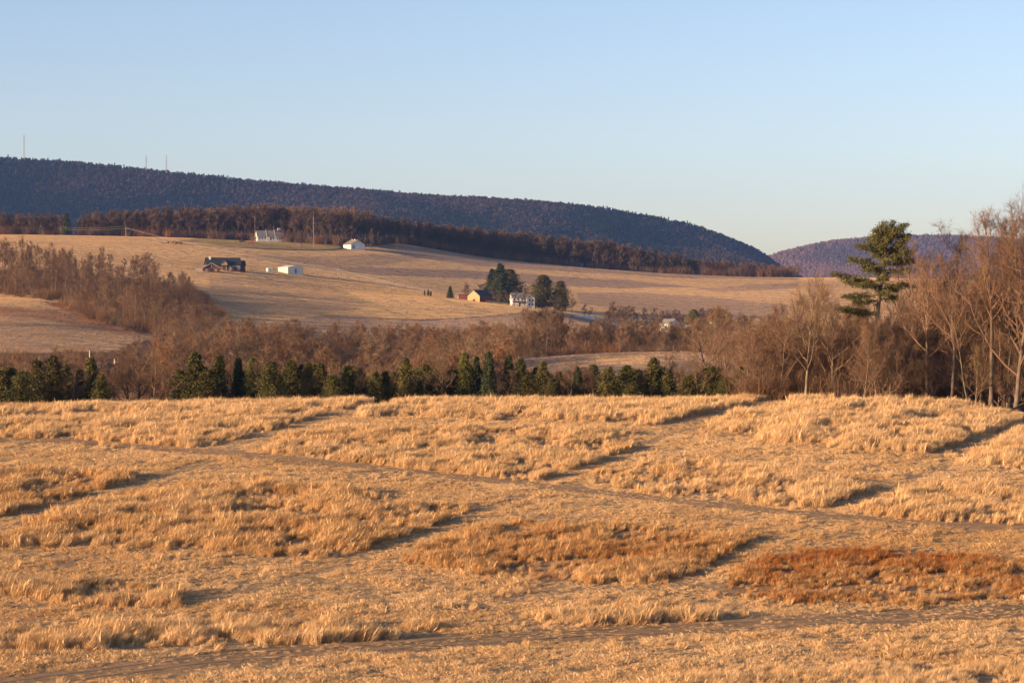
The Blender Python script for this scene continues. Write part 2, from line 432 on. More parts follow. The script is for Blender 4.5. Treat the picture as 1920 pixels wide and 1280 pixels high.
# broad uneven tone of real fields
v = .82 + .36 * fbm(GX, GYY, 14, 21, 4)
vf = .76 + .50 * fbm(GX * .5, GYY, 90, 25, 5)
rows = .955 + .09 * (np.sin((GYY + GX * .12 + 18 * fbm(GX, GYY, 220, 31)) / 4.6) > 0)
colr *= np.where(near, v, vf * rows)[..., None]

nr, nc = GZ.shape
V = np.stack([GX, GYY, GZ], -1).reshape(-1, 3)
idx = np.arange(nr * nc).reshape(nr, nc)
Q = np.stack([idx[:-1, :-1], idx[:-1, 1:], idx[1:, 1:], idx[1:, :-1]], -1).reshape(-1)

gm = bpy.data.materials.new('ground_cover'); gm.use_nodes = True
N = gm.node_tree.nodes; L = gm.node_tree.links
p = N['Principled BSDF']; p.inputs['Roughness'].default_value = .95; p.inputs['Specular IOR Level'].default_value = .05
at = N.new('ShaderNodeAttribute'); at.attribute_name = 'soil'
tc = N.new('ShaderNodeTexCoord')
nz = N.new('ShaderNodeTexNoise'); nz.inputs['Scale'].default_value = .9; nz.inputs['Detail'].default_value = 8; nz.inputs['Roughness'].default_value = .7
L.new(tc.outputs['Object'], nz.inputs['Vector'])
mr = N.new('ShaderNodeMapRange'); mr.inputs['From Min'].default_value = .3; mr.inputs['From Max'].default_value = .7; mr.inputs['To Min'].default_value = .72; mr.inputs['To Max'].default_value = 1.25
L.new(nz.outputs['Fac'], mr.inputs['Value'])
hs = N.new('ShaderNodeHueSaturation'); L.new(at.outputs['Color'], hs.inputs['Color']); L.new(mr.outputs[0], hs.inputs['Value'])
L.new(hs.outputs[0], p.inputs['Base Color'])
bp = N.new('ShaderNodeBump'); bp.inputs['Strength'].default_value = .6; bp.inputs['Distance'].default_value = .35
L.new(nz.outputs['Fac'], bp.inputs['Height']); L.new(bp.outputs[0], p.inputs['Normal'])
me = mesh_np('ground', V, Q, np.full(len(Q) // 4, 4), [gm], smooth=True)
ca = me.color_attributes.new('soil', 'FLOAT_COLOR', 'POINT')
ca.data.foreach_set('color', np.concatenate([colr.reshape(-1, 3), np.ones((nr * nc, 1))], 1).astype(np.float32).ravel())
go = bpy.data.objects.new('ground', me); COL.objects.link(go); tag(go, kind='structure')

def ribbon(name, pts, width, mat, dz=.03, step=2.0, wob=0.0):
    """a strip of surface that follows the ground along world points"""
    pts = np.array(pts, float); seg = np.hypot(*np.diff(pts, axis=0).T); s = np.concatenate([[0], np.cumsum(seg)])
    n = max(2, int(s[-1] / step)); t = np.linspace(0, s[-1], n)
    m = np.gradient(pts, s, axis=0)
    k = np.clip(np.searchsorted(s, t) - 1, 0, len(s) - 2); h = (s[k + 1] - s[k]); q = ((t - s[k]) / h)[:, None]; h = h[:, None]
    c = (2*q**3-3*q**2+1)*pts[k] + (q**3-2*q**2+q)*h*m[k] + (-2*q**3+3*q**2)*pts[k+1] + (q**3-q**2)*h*m[k+1]
    d = np.gradient(c, axis=0); d /= np.linalg.norm(d, axis=1)[:, None]; nrm = np.stack([-d[:, 1], d[:, 0]], 1)
    K = 5; rowsv = []
    for j in range(K):
        f = j / (K - 1) - .5
        ww = width * (1 + wob * (vnoise(c[:, 0], c[:, 1], 6, j) - .5))
        q = c + nrm * (f * ww)[:, None] if np.ndim(ww) else c + nrm * f * width
        rowsv.append(np.column_stack([q, ground(q[:, 0], q[:, 1]) + dz]))
    Vv = np.stack(rowsv, 1).reshape(-1, 3); ii = np.arange(n * K).reshape(n, K)
    q = np.stack([ii[:-1, :-1], ii[:-1, 1:], ii[1:, 1:], ii[1:, :-1]], -1).reshape(-1)
    o = bpy.data.objects.new(name, mesh_np(name, Vv, q, np.full(len(q) // 4, 4), [mat], smooth=True)); COL.objects.link(o)
    return tag(o, kind='structure')

def ruts(name, pts, gap, width, mat, dz, step):
    pts = np.array(pts); d = np.gradient(pts, axis=0); d /= np.linalg.norm(d, axis=1)[:, None]; nn = np.stack([-d[:, 1], d[:, 0]], 1)
    a = ribbon(name, pts + nn * gap / 2, width, mat, dz, step, 1.2); b = ribbon(name, pts - nn * gap / 2, width, mat, dz, step, 1.2)
    va = len(a.data.vertices); V = np.array([v.co for v in a.data.vertices] + [v.co for v in b.data.vertices])
    f = np.array([list(p.vertices) for p in a.data.polygons] + [[i + va for i in p.vertices] for p in b.data.polygons]).ravel()
    a.data = mesh_np(name, V, f, np.full(len(f) // 4, 4), [mat], smooth=True); bpy.data.objects.remove(b); return a
def world_line(line, y0=80, y1=260): return [hit(a, b, y0, y1) for a, b in line]
tr = [np.array(p) for p in world_line(TRACK)]
ruts('dirt_track', tr, 1.1, .6, M['track'], .015, .6)
fr = [np.array(p) for p in world_line(FRONT[1:-1])]
ruts('farm_track', fr, 1.8, .7, M['track'], .015, .6)
# driveway loop below the hilltop house, and the gravel drive
ribbon('driveway', [hit(a, b, 1200, 1640) for a, b in ((300, 455), (360, 459), (440, 464), (520, 468), (590, 469.5), (630, 468), (642, 463), (625, 457), (590, 453), (560, 450))], 2.6, M['asphalt'], .08, 3)
ribbon('gravel_drive', [hit(a, b, 1000, 1640) for a, b in ((425, 509), (470, 511), (510, 513))], 3.5, M['gravel'], .08, 3)

# ------------------------------------------------------------------ mountain ridges
def ridge(name, line, Yr, foot, seed, rough, tree_h, nu=420, nv=70):
    line = np.array(line, float)
    pxs = np.linspace(line[0, 0], line[-1, 0], nu)
    top = pchip(line[:, 0], line[:, 1], pxs)
    v = np.concatenate([np.linspace(0, 1, nv), 1 + np.linspace(.05, .8, 14)])
    U = (pxs - 960) / F
    Hh = (HY - top) / F * Yr - tree_h
    Yv = foot + (Yr - foot) * v
    YY = np.repeat(Yv[:, None], nu, 1)
    XX = U[None, :] * Yr + 0 * YY
    prof = np.where(v <= 1, np.clip(v, 0, 1) ** 1.05, 1 - .9 * (v - 1) ** 1.2)[:, None]
    prof = np.where(v[:, None] <= 1, prof * (1.04 - .04 * prof), prof)
    base = -25.0
    n = (fbm(XX, YY * .35, 520, seed, 4) - .47) * rough
    # gullies and spurs run down the slope
    env = (np.clip(v, 0, 1) * (1 - np.clip(v, 0, 1)) * 4)[:, None] * (v < 1)[:, None]
    ZZ = base + (Hh[None, :] - base) * prof + n * env
    ii = np.arange(ZZ.size).reshape(ZZ.shape)
    q = np.stack([ii[:-1, :-1], ii[:-1, 1:], ii[1:, 1:], ii[1:, :-1]], -1).reshape(-1)
    me = mesh_np(name, np.stack([XX, YY, ZZ], -1).reshape(-1, 3), q, np.full(len(q) // 4, 4), [M['forest_floor']], smooth=True)
    o = bpy.data.objects.new(name, me); COL.objects.link(o); tag(o, kind='structure')
    return XX, YY, ZZ, v
M['forest_floor'] = mat_basic('forest_floor', (.07, .045, .032), .95, .4, .02)
RIDGE1 = [(-1100, 235), (-600, 258), (-200, 278), (0, 291), (150, 301), (300, 317), (480, 335), (640, 348), (800, 362), (960, 370), (1100, 383), (1200, 399), (1280, 414), (1350, 436), (1420, 466), (1465, 497), (1510, 530), (1560, 556)]
RIDGE2 = [(1330, 520), (1400, 492), (1440, 477), (1500, 460), (1560, 448), (1640, 441), (1760, 437), (1840, 440), (1920, 445), (2300, 452), (2900, 458)]
r1 = ridge('mountain_ridge', RIDGE1, 5000, 3700, 41, 150, 11)
r2 = ridge('distant_mountain_ridge', RIDGE2, 7600, 6500, 57, 120, 11, 300)

# ------------------------------------------------------------------ instanced stuff (grass, brush, far woods)
def scatter(name, sources, pts, rot, scl, idx, tint, bright):
    """one object; geometry nodes set a copy of one of the source meshes on each point"""
    n = len(pts)
    me = bpy.data.meshes.new(name); me.vertices.add(n)
    me.vertices.foreach_set('co', np.asarray(pts, np.float32).ravel())
    def add(nm, typ, arr, key):
        a = me.attributes.new(nm, typ, 'POINT'); a.data.foreach_set(key, np.ascontiguousarray(arr).ravel())
    add('rot', 'FLOAT_VECTOR', np.asarray(rot, np.float32), 'vector')
    add('scl', 'FLOAT_VECTOR', np.asarray(scl, np.float32), 'vector')
    add('pick', 'INT', np.asarray(idx, np.int32), 'value')
    add('tint', 'FLOAT', np.asarray(tint, np.float32), 'value')
    add('bright', 'FLOAT', np.asarray(bright, np.float32), 'value')
    o = bpy.data.objects.new(name, me); COL.objects.link(o); tag(o, kind='stuff')
    ng = bpy.data.node_groups.new(name, 'GeometryNodeTree')
    ng.interface.new_socket('Geometry', in_out='INPUT', socket_type='NodeSocketGeometry')
    ng.interface.new_socket('Geometry', in_out='OUTPUT', socket_type='NodeSocketGeometry')
    A = ng.nodes; K = ng.links
    gi = A.new('NodeGroupInput'); goo = A.new('NodeGroupOutput')
    inst = A.new('GeometryNodeInstanceOnPoints')
    jn = A.new('GeometryNodeJoinGeometry')
    for s in reversed(sources):
        ob = A.new('GeometryNodeObjectInfo'); ob.inputs['Object'].default_value = s; ob.inputs['As Instance'].default_value = False
        g2 = A.new('GeometryNodeGeometryToInstance')
        K.new(ob.outputs['Geometry'], g2.inputs[0]); K.new(g2.outputs[0], jn.inputs[0])
    K.new(gi.outputs[0], inst.inputs['Points']); K.new(jn.outputs[0], inst.inputs['Instance'])
    inst.inputs['Pick Instance'].default_value = True
    def attr(nm, typ):
        a = A.new('GeometryNodeInputNamedAttribute'); a.data_type = typ; a.inputs['Name'].default_value = nm; return a.outputs[0]
    K.new(attr('pick', 'INT'), inst.inputs['Instance Index'])
    K.new(attr('rot', 'FLOAT_VECTOR'), inst.inputs['Rotation'])
    K.new(attr('scl', 'FLOAT_VECTOR'), inst.inputs['Scale'])
    K.new(inst.outputs[0], goo.inputs[0])
    md = o.modifiers.new('scatter', 'NODES'); md.node_group = ng
    return o

def source(name, V, F_flat, F_len, mats, mi=None):
    return bpy.data.objects.new(name, mesh_np(name, V, F_flat, F_len, mats, mi))

def rnd_unit(rs, n):
    v = rs.normal(size=(n, 3)); return v / np.linalg.norm(v, axis=1)[:, None]

def tri_cloud(rs, c, size, aspect=1.0, up=0.0):
    """triangles of a given size at points c"""
    n = len(c); d = rnd_unit(rs, n); d[:, 2] += up; d /= np.linalg.norm(d, axis=1)[:, None]
    e = np.cross(d, rnd_unit(rs, n)); e /= np.linalg.norm(e, axis=1)[:, None]
    s = np.asarray(size).reshape(-1, 1) * np.ones((n, 1))
    V = np.stack([c - d * s * .5 - e * s * aspect * .5, c - d * s * .5 + e * s * aspect * .5, c + d * s * .6], 1).reshape(-1, 3)
    return V

# mountain forest
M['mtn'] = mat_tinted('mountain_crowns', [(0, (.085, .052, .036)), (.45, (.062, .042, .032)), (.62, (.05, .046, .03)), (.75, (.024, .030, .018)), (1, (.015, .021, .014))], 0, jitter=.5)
M['mtn2_sun_tint'] = mat_tinted('distant_crowns_sun_tint', [(0, (.27, .16, .11)), (.45, (.245, .148, .104)), (.62, (.22, .135, .098)), (.75, (.16, .108, .08)), (1, (.14, .10, .076))], 0, jitter=.1)  # crown colours brightened to stand in for stronger sun on the far ridge
def far_crown(rs, H, rx, n, size, conic=False):
    c = rnd_unit(rs, n) * (rs.rand(n, 1) ** .45)
    if conic:
        t = rs.rand(n) ** 1.5; a = rs.rand(n) * 6.283; r = rx * (1 - t) * (.5 + .5 * rs.rand(n))
        c = np.column_stack([r * np.cos(a), r * np.sin(a), H * (.12 + .88 * t)])
    else:
        c = c * np.array([rx, rx, H * .33]) + np.array([0, 0, H * .66]); c += rs.normal(size=(n, 3)) * .5
    V = tri_cloud(rs, c, size * (.6 + .8 * rs.rand(n)))
    b = len(V); tr = np.array([[-.35, 0, 0], [.35, 0, 0], [0, 0, H * .8], [0, -.35, 0], [0, .35, 0], [0, 0, H * .8]])
    V = np.concatenate([V, tr]); return V
srcs = []; srcs2 = []
for i in range(6):
    rs = np.random.RandomState(100 + i)
    Vc = far_crown(rs, 11, 3.2, 70, 1.7) if i < 4 else far_crown(rs, 12, 2.4, 70, 1.9, True)
    srcs.append(source('crown_source', Vc, np.arange(len(Vc)), np.full(len(Vc) // 3, 3), [M['mtn']]))
    srcs2.append(source('crown_source', Vc, np.arange(len(Vc)), np.full(len(Vc) // 3, 3), [M['mtn2_sun_tint']]))
def forest(name, rg, n, seed, pine, pxmin, pxmax, vmin=.0, vmax=1.12, s0=1.0, sr=None):
    XX, YY, ZZ, v = rg; rs = np.random.RandomState(seed)
    nu = XX.shape[1]
    fu = rs.rand(n) * (nu - 1.001); vv = vmin + rs.rand(n) * (vmax - vmin); fv = np.interp(vv, v, np.arange(len(v)))
    i = fv.astype(int); j = fu.astype(int); a = (fv - i); b = (fu - j)
    def s(Gd): return (Gd[i, j]*(1-b)+Gd[i, j+1]*b)*(1-a)+(Gd[i+1, j]*(1-b)+Gd[i+1, j+1]*b)*a
    x, y, z = s(XX), s(YY), s(ZZ)
    px = x / y * F + 960; ok = (px > pxmin) & (px < pxmax)
    x, y, z, vv, px = x[ok], y[ok], z[ok], vv[ok], px[ok]; n = len(x)
    pz = fbm(x, y * .6, 330, seed, 5) + pine(px, vv) + rs.normal(size=n) * .07
    ev = pz > .5
    tint = np.where(ev, .78 + .2 * rs.rand(n), np.clip(.25 + .25 * rs.normal(size=n), 0, .58))
    idx = np.where(ev & (rs.rand(n) < .7), 4 + rs.randint(0, 2, n), rs.randint(0, 4, n))
    sc = s0 * (.65 + .6 * rs.rand(n))
    return scatter(name, sr or srcs, np.column_stack([x, y, z - .5]), np.column_stack([0*x, 0*x, rs.rand(n) * 6.28]), np.column_stack([sc, sc, sc * (.85 + .3 * rs.rand(n))]), idx, tint, rs.rand(n))
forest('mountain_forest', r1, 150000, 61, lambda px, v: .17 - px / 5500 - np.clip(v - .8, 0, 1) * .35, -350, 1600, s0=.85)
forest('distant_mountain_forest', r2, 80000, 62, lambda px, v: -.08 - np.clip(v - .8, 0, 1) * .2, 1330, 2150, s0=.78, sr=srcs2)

# ------------------------------------------------------------------ bare trees
def tube_np(pts, rad, k):
    n = len(pts); d = np.gradient(pts, axis=0); d /= np.linalg.norm(d, axis=1)[:, None] + 1e-9
    a = np.where(np.abs(d[:, 2:3]) < .9, np.array([[0, 0, 1.]]), np.array([[1., 0, 0]]))
    u = np.cross(d, a); u /= np.linalg.norm(u, axis=1)[:, None]; w = np.cross(d, u)
    t = np.arange(k) * 2 * np.pi / k
    Vv = pts[:, None, :] + rad[:, None, None] * (u[:, None, :] * np.cos(t)[None, :, None] + w[:, None, :] * np.sin(t)[None, :, None])
    ii = np.arange(n * k).reshape(n, k); i2 = np.roll(ii, -1, 1)
    q = np.stack([ii[:-1], i2[:-1], i2[1:], ii[1:]], -1).reshape(-1, 4)
    return Vv.reshape(-1, 3), q

class Grow:
    def __init__(s, seed): s.rs = np.random.RandomState(seed); s.tv = []; s.tq = []; s.tb = 0; s.cv = []; s.cq = []; s.cb = 0; s.tri = []
    def path(s, p, d, L, n, wob, up):
        pts = [p]; d = d / np.linalg.norm(d)
        for i in range(n):
            d = d + s.rs.normal(size=3) * wob + np.array([0, 0, up]); d = d / np.linalg.norm(d)
            p = p + d * L / n; pts.append(p)
        return np.array(pts)
    def tube(s, pts, r0, r1, k, crown=True):
        v, q = tube_np(pts, np.linspace(r0, r1, len(pts)), k)
        if crown: s.cv.append(v); s.cq.append(q + s.cb); s.cb += len(v)
        else: s.tv.append(v); s.tq.append(q + s.tb); s.tb += len(v)
    def twigs(s, pts, n, L, w, out):
        rs = s.rs; t = .15 + .85 * rs.rand(n); k = np.clip((t * (len(pts) - 1)).astype(int), 0, len(pts) - 2); f = (t * (len(pts) - 1) - k)[:, None]
        b = pts[k] * (1 - f) + pts[k + 1] * f
        d = pts[-1] - pts[0]; d = d / (np.linalg.norm(d) + 1e-9)
        dd = d * .6 + rs.normal(size=(n, 3)) * .65 + np.array([0, 0, .25]); dd /= np.linalg.norm(dd, axis=1)[:, None]
        e = np.cross(dd, rnd_unit(rs, n)); e /= np.linalg.norm(e, axis=1)[:, None]
        l = (L * (.5 + rs.rand(n)))[:, None]
        s.tri.append(np.stack([b - e * w, b + e * w, b + dd * l], 1).reshape(-1, 3))
    def done(s, name, trunk_mat, crown_mat, single=False):
        tri = np.concatenate(s.tri) if s.tri else np.zeros((0, 3))
        cv = np.concatenate(s.cv) if s.cv else np.zeros((0, 3)); cq = np.concatenate(s.cq).ravel() if s.cq else np.zeros(0, int)
        tv = np.concatenate(s.tv); tq = np.concatenate(s.tq).ravel()
        if single:
            V = np.concatenate([tv, cv, tri]); f = np.concatenate([tq, cq + len(tv), np.arange(len(tri)) + len(tv) + len(cv)])
            n1 = len(tq) // 4; n2 = len(cq) // 4; n3 = len(tri) // 3
            return mesh_np(name, V, f, np.concatenate([np.full(n1 + n2, 4), np.full(n3, 3)]), [trunk_mat, crown_mat], np.concatenate([np.zeros(n1), np.ones(n2 + n3)]))
        mt = mesh_np(name + '_trunk', tv, tq, np.full(len(tq) // 4, 4), [trunk_mat], smooth=True)
        V = np.concatenate([cv, tri]); f = np.concatenate([cq, np.arange(len(tri)) + len(cv)])
        mc = mesh_np(name + '_crown', V, f, np.concatenate([np.full(len(cq) // 4, 4), np.full(len(tri) // 3, 3)]), [crown_mat])
        return mt, mc

def bare(seed, H=14., r=.18, clear=.35, n1=13, n2=7, n3=5, n4=5, spread=.33, tw=.012, twl=.8, lean=.03, fork=True, k=(7, 5, 3, 3), up=.10):
    g = Grow(seed); rs = g.rs
    d0 = np.array([rs.normal() * lean, rs.normal() * lean, 1.])
    tp = g.path(np.array([0, 0, -.4]), d0, H * .86, 9, .045, .05)
    rr = np.linspace(r, r * .18, len(tp)); rr[0] *= 1.35
    v, q = tube_np(tp, rr, k[0]); g.tv.append(v); g.tq.append(q + g.tb); g.tb += len(v)
    for i in range(n1):
        t = clear + (1 - clear) * ((i + rs.rand() * .8) / n1); kk = min(int(t * 9), 8); f = t * 9 - kk; f = min(f, 1)
        p = tp[kk] * (1 - f) + tp[kk + 1] * f
        az = i * 2.4 + rs.rand() * 1.2; el = R(25 + 35 * t + rs.normal() * 10)
        d = np.array([math.cos(az) * math.cos(el), math.sin(az) * math.cos(el), math.sin(el)])
        Ln = H * spread * (1.15 - .75 * ((t - clear) / (1 - clear))) * (.7 + .5 * rs.rand())
        r1 = r * (.50 * (1.1 - t) + .09)
        b1 = g.path(p, d, Ln, 5, .13, up); g.tube(b1, r1, r1 * .3, k[1])
        for j in range(n2):
            t2 = .25 + .75 * (j + rs.rand()) / n2; kk = min(int(t2 * 5), 4); f = min(t2 * 5 - kk, 1); p2 = b1[kk] * (1 - f) + b1[kk + 1] * f
            dl = b1[-1] - b1[0]; dl /= np.linalg.norm(dl)
            d2 = dl * .8 + rs.normal(size=3) * .55 + np.array([0, 0, .22])
            L2 = Ln * .5 * (1.15 - .55 * t2) * (.6 + .6 * rs.rand())
            b2 = g.path(p2, d2, L2, 4, .16, up); g.tube(b2, r1 * .45, r1 * .14, k[2])
            for m in range(n3):
                t3 = .2 + .8 * (m + rs.rand()) / n3; kk = min(int(t3 * 4), 3); f = min(t3 * 4 - kk, 1); p3 = b2[kk] * (1 - f) + b2[kk + 1] * f
                dl2 = b2[-1] - b2[0]; dl2 /= np.linalg.norm(dl2) + 1e-9
                d3 = dl2 * .8 + rs.normal(size=3) * .55 + np.array([0, 0, .2])
                b3 = g.path(p3, d3, L2 * .55 * (.6 + .6 * rs.rand()), 3, .18, up)
                if n4 > 2: g.tube(b3, max(r1 * .13, tw * .9), tw * .6, k[3])
                g.twigs(b3, n4, twl, tw, 1)
    return g

NEAR = [bare(200 + i, 16, .21, (.26, .36, .2, .42)[i % 4], 15, 8, 5, 6, (.38, .32, .44, .30)[i % 4], .0085, .65, (.05, .10, .08)[i % 3]).done('near_tree', M['bark'], M['twig']) for i in range(8)]
LOWT = [bare(230 + i, 9, .10, .10, 15, 6, 5, 7, .42, .009, .6, .10).done('low_tree', M['bark'], M['twig']) for i in range(5)]
MIDT = [bare(300 + i, 12, .15, .22, 12, 6, 4, 5, (.36, .30, .40)[i % 3], .022, .8, k=(5, 3, 3, 3)).done('mid_tree', M['bark'], M['twig']) for i in range(7)]
def far_tree(seed, H=16):
    g = bare(seed, H, .22, .25, 11, 5, 3, 4, .30, .055, 1.2, k=(4, 3, 3, 3))
    return g
FART = [far_tree(400 + i).done('far_tree', M['twig_far'], M['twig_far'], True) for i in range(6)]

RS = np.random.RandomState(11)
def put_tree(name, meshes, loc, Hscale, label, group, rz=None, wide=1.0, cat='tree'):
    o = empty(name, loc, RS.rand() * 6.28 if rz is None else rz)
    o.scale = (Hscale * wide, Hscale * wide, Hscale)
    for nm, m in zip(('trunk', 'crown'), meshes):
        c = bpy.data.objects.new(nm, m); COL.objects.link(c); c.parent = o
    return tag(o, label, cat, group)
def put_single(name, m, loc, s, label, group, wide=1.0):
    o = bpy.data.objects.new(name, m); COL.objects.link(o); o.location = loc; o.rotation_euler = (0, 0, RS.rand() * 6.28); o.scale = (s * wide, s * wide, s)
    return tag(o, label, 'tree', group)

# trees along the near field's edge, big ones told apart one by one
EDGE = [(1418, 612, 238), (1440, 562, 242), (1462, 590, 236), (1488, 548, 244), (1512, 516, 235), (1535, 532, 243), (1560, 560, 236), (1586, 540, 246), (1612, 572, 246),
        (1636, 596, 248), (1676, 545, 250), (1697, 448, 252), (1714, 560, 247), (1737, 470, 236), (1756, 520, 244), (1782, 462, 233), (1803, 425, 240), (1818, 500, 246),
        (1836, 520, 236), (1857, 383, 232), (1874, 450, 242), (1890, 393, 234), (1903, 386, 229), (1919, 402, 236), (1945, 390, 231), (1985, 405, 235), (2040, 430, 233)]
for i, (px, top, Y) in enumerate(EDGE):
    loc = seat(px, Y); Hh = (HY - top) / F * Y - loc[2]
    nm = 'tall bare tree' if top < 480 else 'bare brown tree'
    ln = f'{nm}, {ordinal(i + 1)} from the left along the field edge beside the tall pine' if px < 1925 else 'tall bare tree at the field edge just past the picture border'
    put_tree('bare_tree', NEAR[i % 8], loc, Hh / 15.6, ln, 'bare trees along the field edge', wide=.92 if top < 480 else .95)
# slim forest-grown trunks among them
SLIM = [bare(260 + i, 16, .13, .45, 11, 6, 4, 4, .27, .009, .5, .05).done('slim_tree', M['bark'], M['twig']) for i in range(5)]
for i in range(44):
    px = 1470 + 490 * ((i + RS.rand()) / 44) ** .8; Y = np.interp(px, [1400, 1700, 1960], [238, 237, 229]) + RS.rand() * 22
    Hh = np.interp(px, [1470, 1650, 1750, 1960], [9, 10, 14, 17]) * (.75 + .35 * RS.rand())
    put_tree('slim_tree', SLIM[RS.randint(5)], seat(px, Y), Hh / 15, f'slim bare trunk with a narrow crown, {ordinal(i + 1)} from the left in the edge wood', 'slim trees in the edge wood')
# low trees and saplings between them
for i in range(80):
    px = 1400 + 560 * (i + RS.rand()) / 80; Y = np.interp(px, [1400, 1700, 1960], [236, 235, 228]) + RS.rand() * 14
    put_tree('sapling', LOWT[RS.randint(5)], seat(px, Y), (.5 + .55 * RS.rand()), 'slender bare sapling between the trunks along the field edge', 'saplings along the field edge', wide=.8 + .5 * RS.rand())
for i, (px, h) in enumerate(((1622, .8), (1634, .95), (1645, .85), (1656, .9), (1668, .75))):
    put_tree('sapling', LOWT[i], seat(px, 231 + i % 2), h, f'bare sapling hiding the foot of the tall pine, {ordinal(i + 1)} from the left', 'saplings along the field edge', wide=.9)
# woods behind them
k = 0
while k < 165:
    px = 1330 + RS.rand() * 720; Y = 250 + RS.rand() ** .8 * 190
    if px < 1420 and Y < 275: continue
    loc = seat(px, Y)
    Hh = (8.5 + 4 * RS.rand()) * (1.0 if px < 1700 else 1.25)
    put_tree('woodland_tree', NEAR[RS.randint(8)] if Y < 330 else MIDT[RS.randint(7)], loc, Hh / (15.6 if Y < 330 else 11.8), 'bare brown tree in the thicket behind the field-edge trees', 'woods behind the field edge', wide=1.2)
    k += 1

# valley wood behind the evergreens: the nearer 300 as trees, the rest as a mass
def in_valley(px, Y):
    if 965 < px < 1400 and 345 < Y < 535: return False
    if px < 290 and Y > 505: return False
    return True
cand = []
while len(cand) < 1500:
    px = -160 + RS.rand() * 1560; Y = 275 + RS.rand() * 395
    if not in_valley(px, Y): continue
    if px > 1020 and Y > 640: continue
    cand.append((px, Y))
cand.sort(key=lambda c: c[1])
def valley_h(px, Y):
    z = gz(X(px, Y), Y)
    lim = 612 if px > 470 else np.interp(px, [0, 300, 470], [668, 640, 600])
    if px > 955 and Y < 540: lim = 700
    cap = (HY - lim - 8 * RS.randn()) / F * Y - z
    return max(2.0, min(valley_h0(px, Y), cap))
def valley_h0(px, Y): return 7.0 + 3.5 * RS.rand() + (2.0 if 330 < px < 560 and Y > 500 else 0) - (2.0 if px > 960 and Y < 345 else 0)
front = [c for c in cand if 0 < c[0] < 1420]
pickd = set(RS.choice(len(front), 300, replace=False).tolist())
inst_pts = []
for q, c in enumerate(front):
    if q in pickd:
        loc = seat(*c); Hh = valley_h(*c)
        put_tree('valley_tree', MIDT[RS.randint(7)], loc, Hh / 11.8, 'bare brown tree in the valley wood behind the row of evergreens', 'valley wood', wide=1.15)
    else: inst_pts.append(c)
inst_pts += [c for c in cand if not 0 < c[0] < 1420]
M['brush'] = mat_tinted('brush_twigs', [(0, (.20, .135, .085)), (.5, (.18, .108, .066)), (.8, (.20, .112, .06)), (1, (.23, .105, .046))], 0, jitter=.3)
mid_src = []
for i in range(5):
    m = bare(330 + i, 12, .15, .18, 12, 6, 4, 5, .36, .022, .8, k=(4, 3, 3, 3)).done('wood_source', M['brush'], M['brush'], True)
    mid_src.append(bpy.data.objects.new('wood_source', m))
pp = np.array([seat(*c) for c in inst_pts]); n = len(pp); s = np.array([valley_h(*c) for c in inst_pts]) / 11.8
scatter('valley_woods', mid_src, pp, np.column_stack([np.zeros((n, 2)), RS.rand(n) * 6.28]), np.column_stack([s * 1.15, s * 1.15, s]), RS.randint(0, 5, n), np.clip(.35 + .3 * RS.randn(n), 0, 1), RS.rand(n))

# the strip of trees behind the knoll
for i in range(46):
    px = 985 + i * 7.6 + RS.rand() * 7; Y = 545 + RS.rand() * 45
    big = (1 if px < 1060 else 0)
    loc = seat(px, Y); Hh = (8.5 + 3 * RS.rand()) + 3 * big
    put_tree('hedgerow_tree', MIDT[RS.randint(7)], loc, Hh / 11.8, f'bare tree, {ordinal(i + 1)} from the left in the hedgerow behind the pale knoll', 'hedgerow behind the knoll', wide=1.05)

# left wood on the slope
k = 0; tries = 0
while k < 200 and tries < 20000:
    tries += 1
    px = -330 + RS.rand() * 800; Y = 640 + RS.rand() * 340
    gy = HY - gz(X(px, Y), Y) / Y * F
    if not inpoly(np.array([px]), np.array([gy]), [(-330, 508), (0, 508), (60, 510), (200, 512), (320, 526), (350, 550), (385, 600), (410, 650), (270, 625), (170, 590), (100, 560), (0, 552), (-330, 552)])[0]: continue
    loc = seat(px, Y); Hh = (8.5 + 4.5 * RS.rand()) * np.interp(px, [0, 280, 350, 430], [1.15, 1.1, .8, .6])
    put_tree('slope_tree', MIDT[RS.randint(7)], loc, Hh / 11.8, 'bare brown tree in the dark wood below the brown farmhouse', 'wood on the left slope', wide=1.0)
    k += 1

# hilltop wood and the tree line running down to the gap
def ridge_Y(px): return np.interp(px, [-400, 0, 150, 320, 520, 640, 700, 760, 960, 1280, 1480, 1560], [1590, 1580, 1585, 1590, 1600, 1590, 1610, 1690, 1740, 1755, 1775, 1780])
n_single = 0
for i in range(300):
    px = -30 + 1500 * (i + RS.rand()) / 300
    if 128 < px < 150: continue
    Y = ridge_Y(px) + abs(RS.randn()) * 6
    loc = seat(px, Y)
    Hh = np.interp(px, [-30, 120, 160, 330, 480, 620, 690, 705, 760, 960, 1150, 1240, 1300, 1480], [16, 16, 17, 21, 24, 23, 22, 17, 18, 23, 22, 18, 14, 9]) * (.85 + .3 * RS.rand())
    nm = 'bare brown tree in the wood behind the hilltop houses' if px < 690 else 'bare brown tree in the long dark tree line above the far fields'
    put_single('hilltop_tree', FART[RS.randint(6)], loc, Hh / 15.6, nm, 'hilltop wood' if px < 690 else 'tree line above the far fields', wide=1.05)
far_src = [bpy.data.objects.new('wood_source', far_tree(430 + i).done('wood_source', M['brush'], M['brush'], True)) for i in range(4)]
pts = []; sc = []
for i in range(1300):
    px = -330 + RS.rand() * 1830
    if 126 < px < 152: continue
    Y = ridge_Y(px) + 8 + RS.rand() * 75
    pts.append(seat(px, Y)); sc.append(np.interp(px, [-330, 120, 160, 330, 480, 620, 690, 705, 760, 960, 1150, 1240, 1300, 1480], [16, 16, 17, 21, 24, 23, 22, 17, 18, 23, 22, 18, 14, 9]) / 15.6 * (.85 + .25 * RS.rand()))
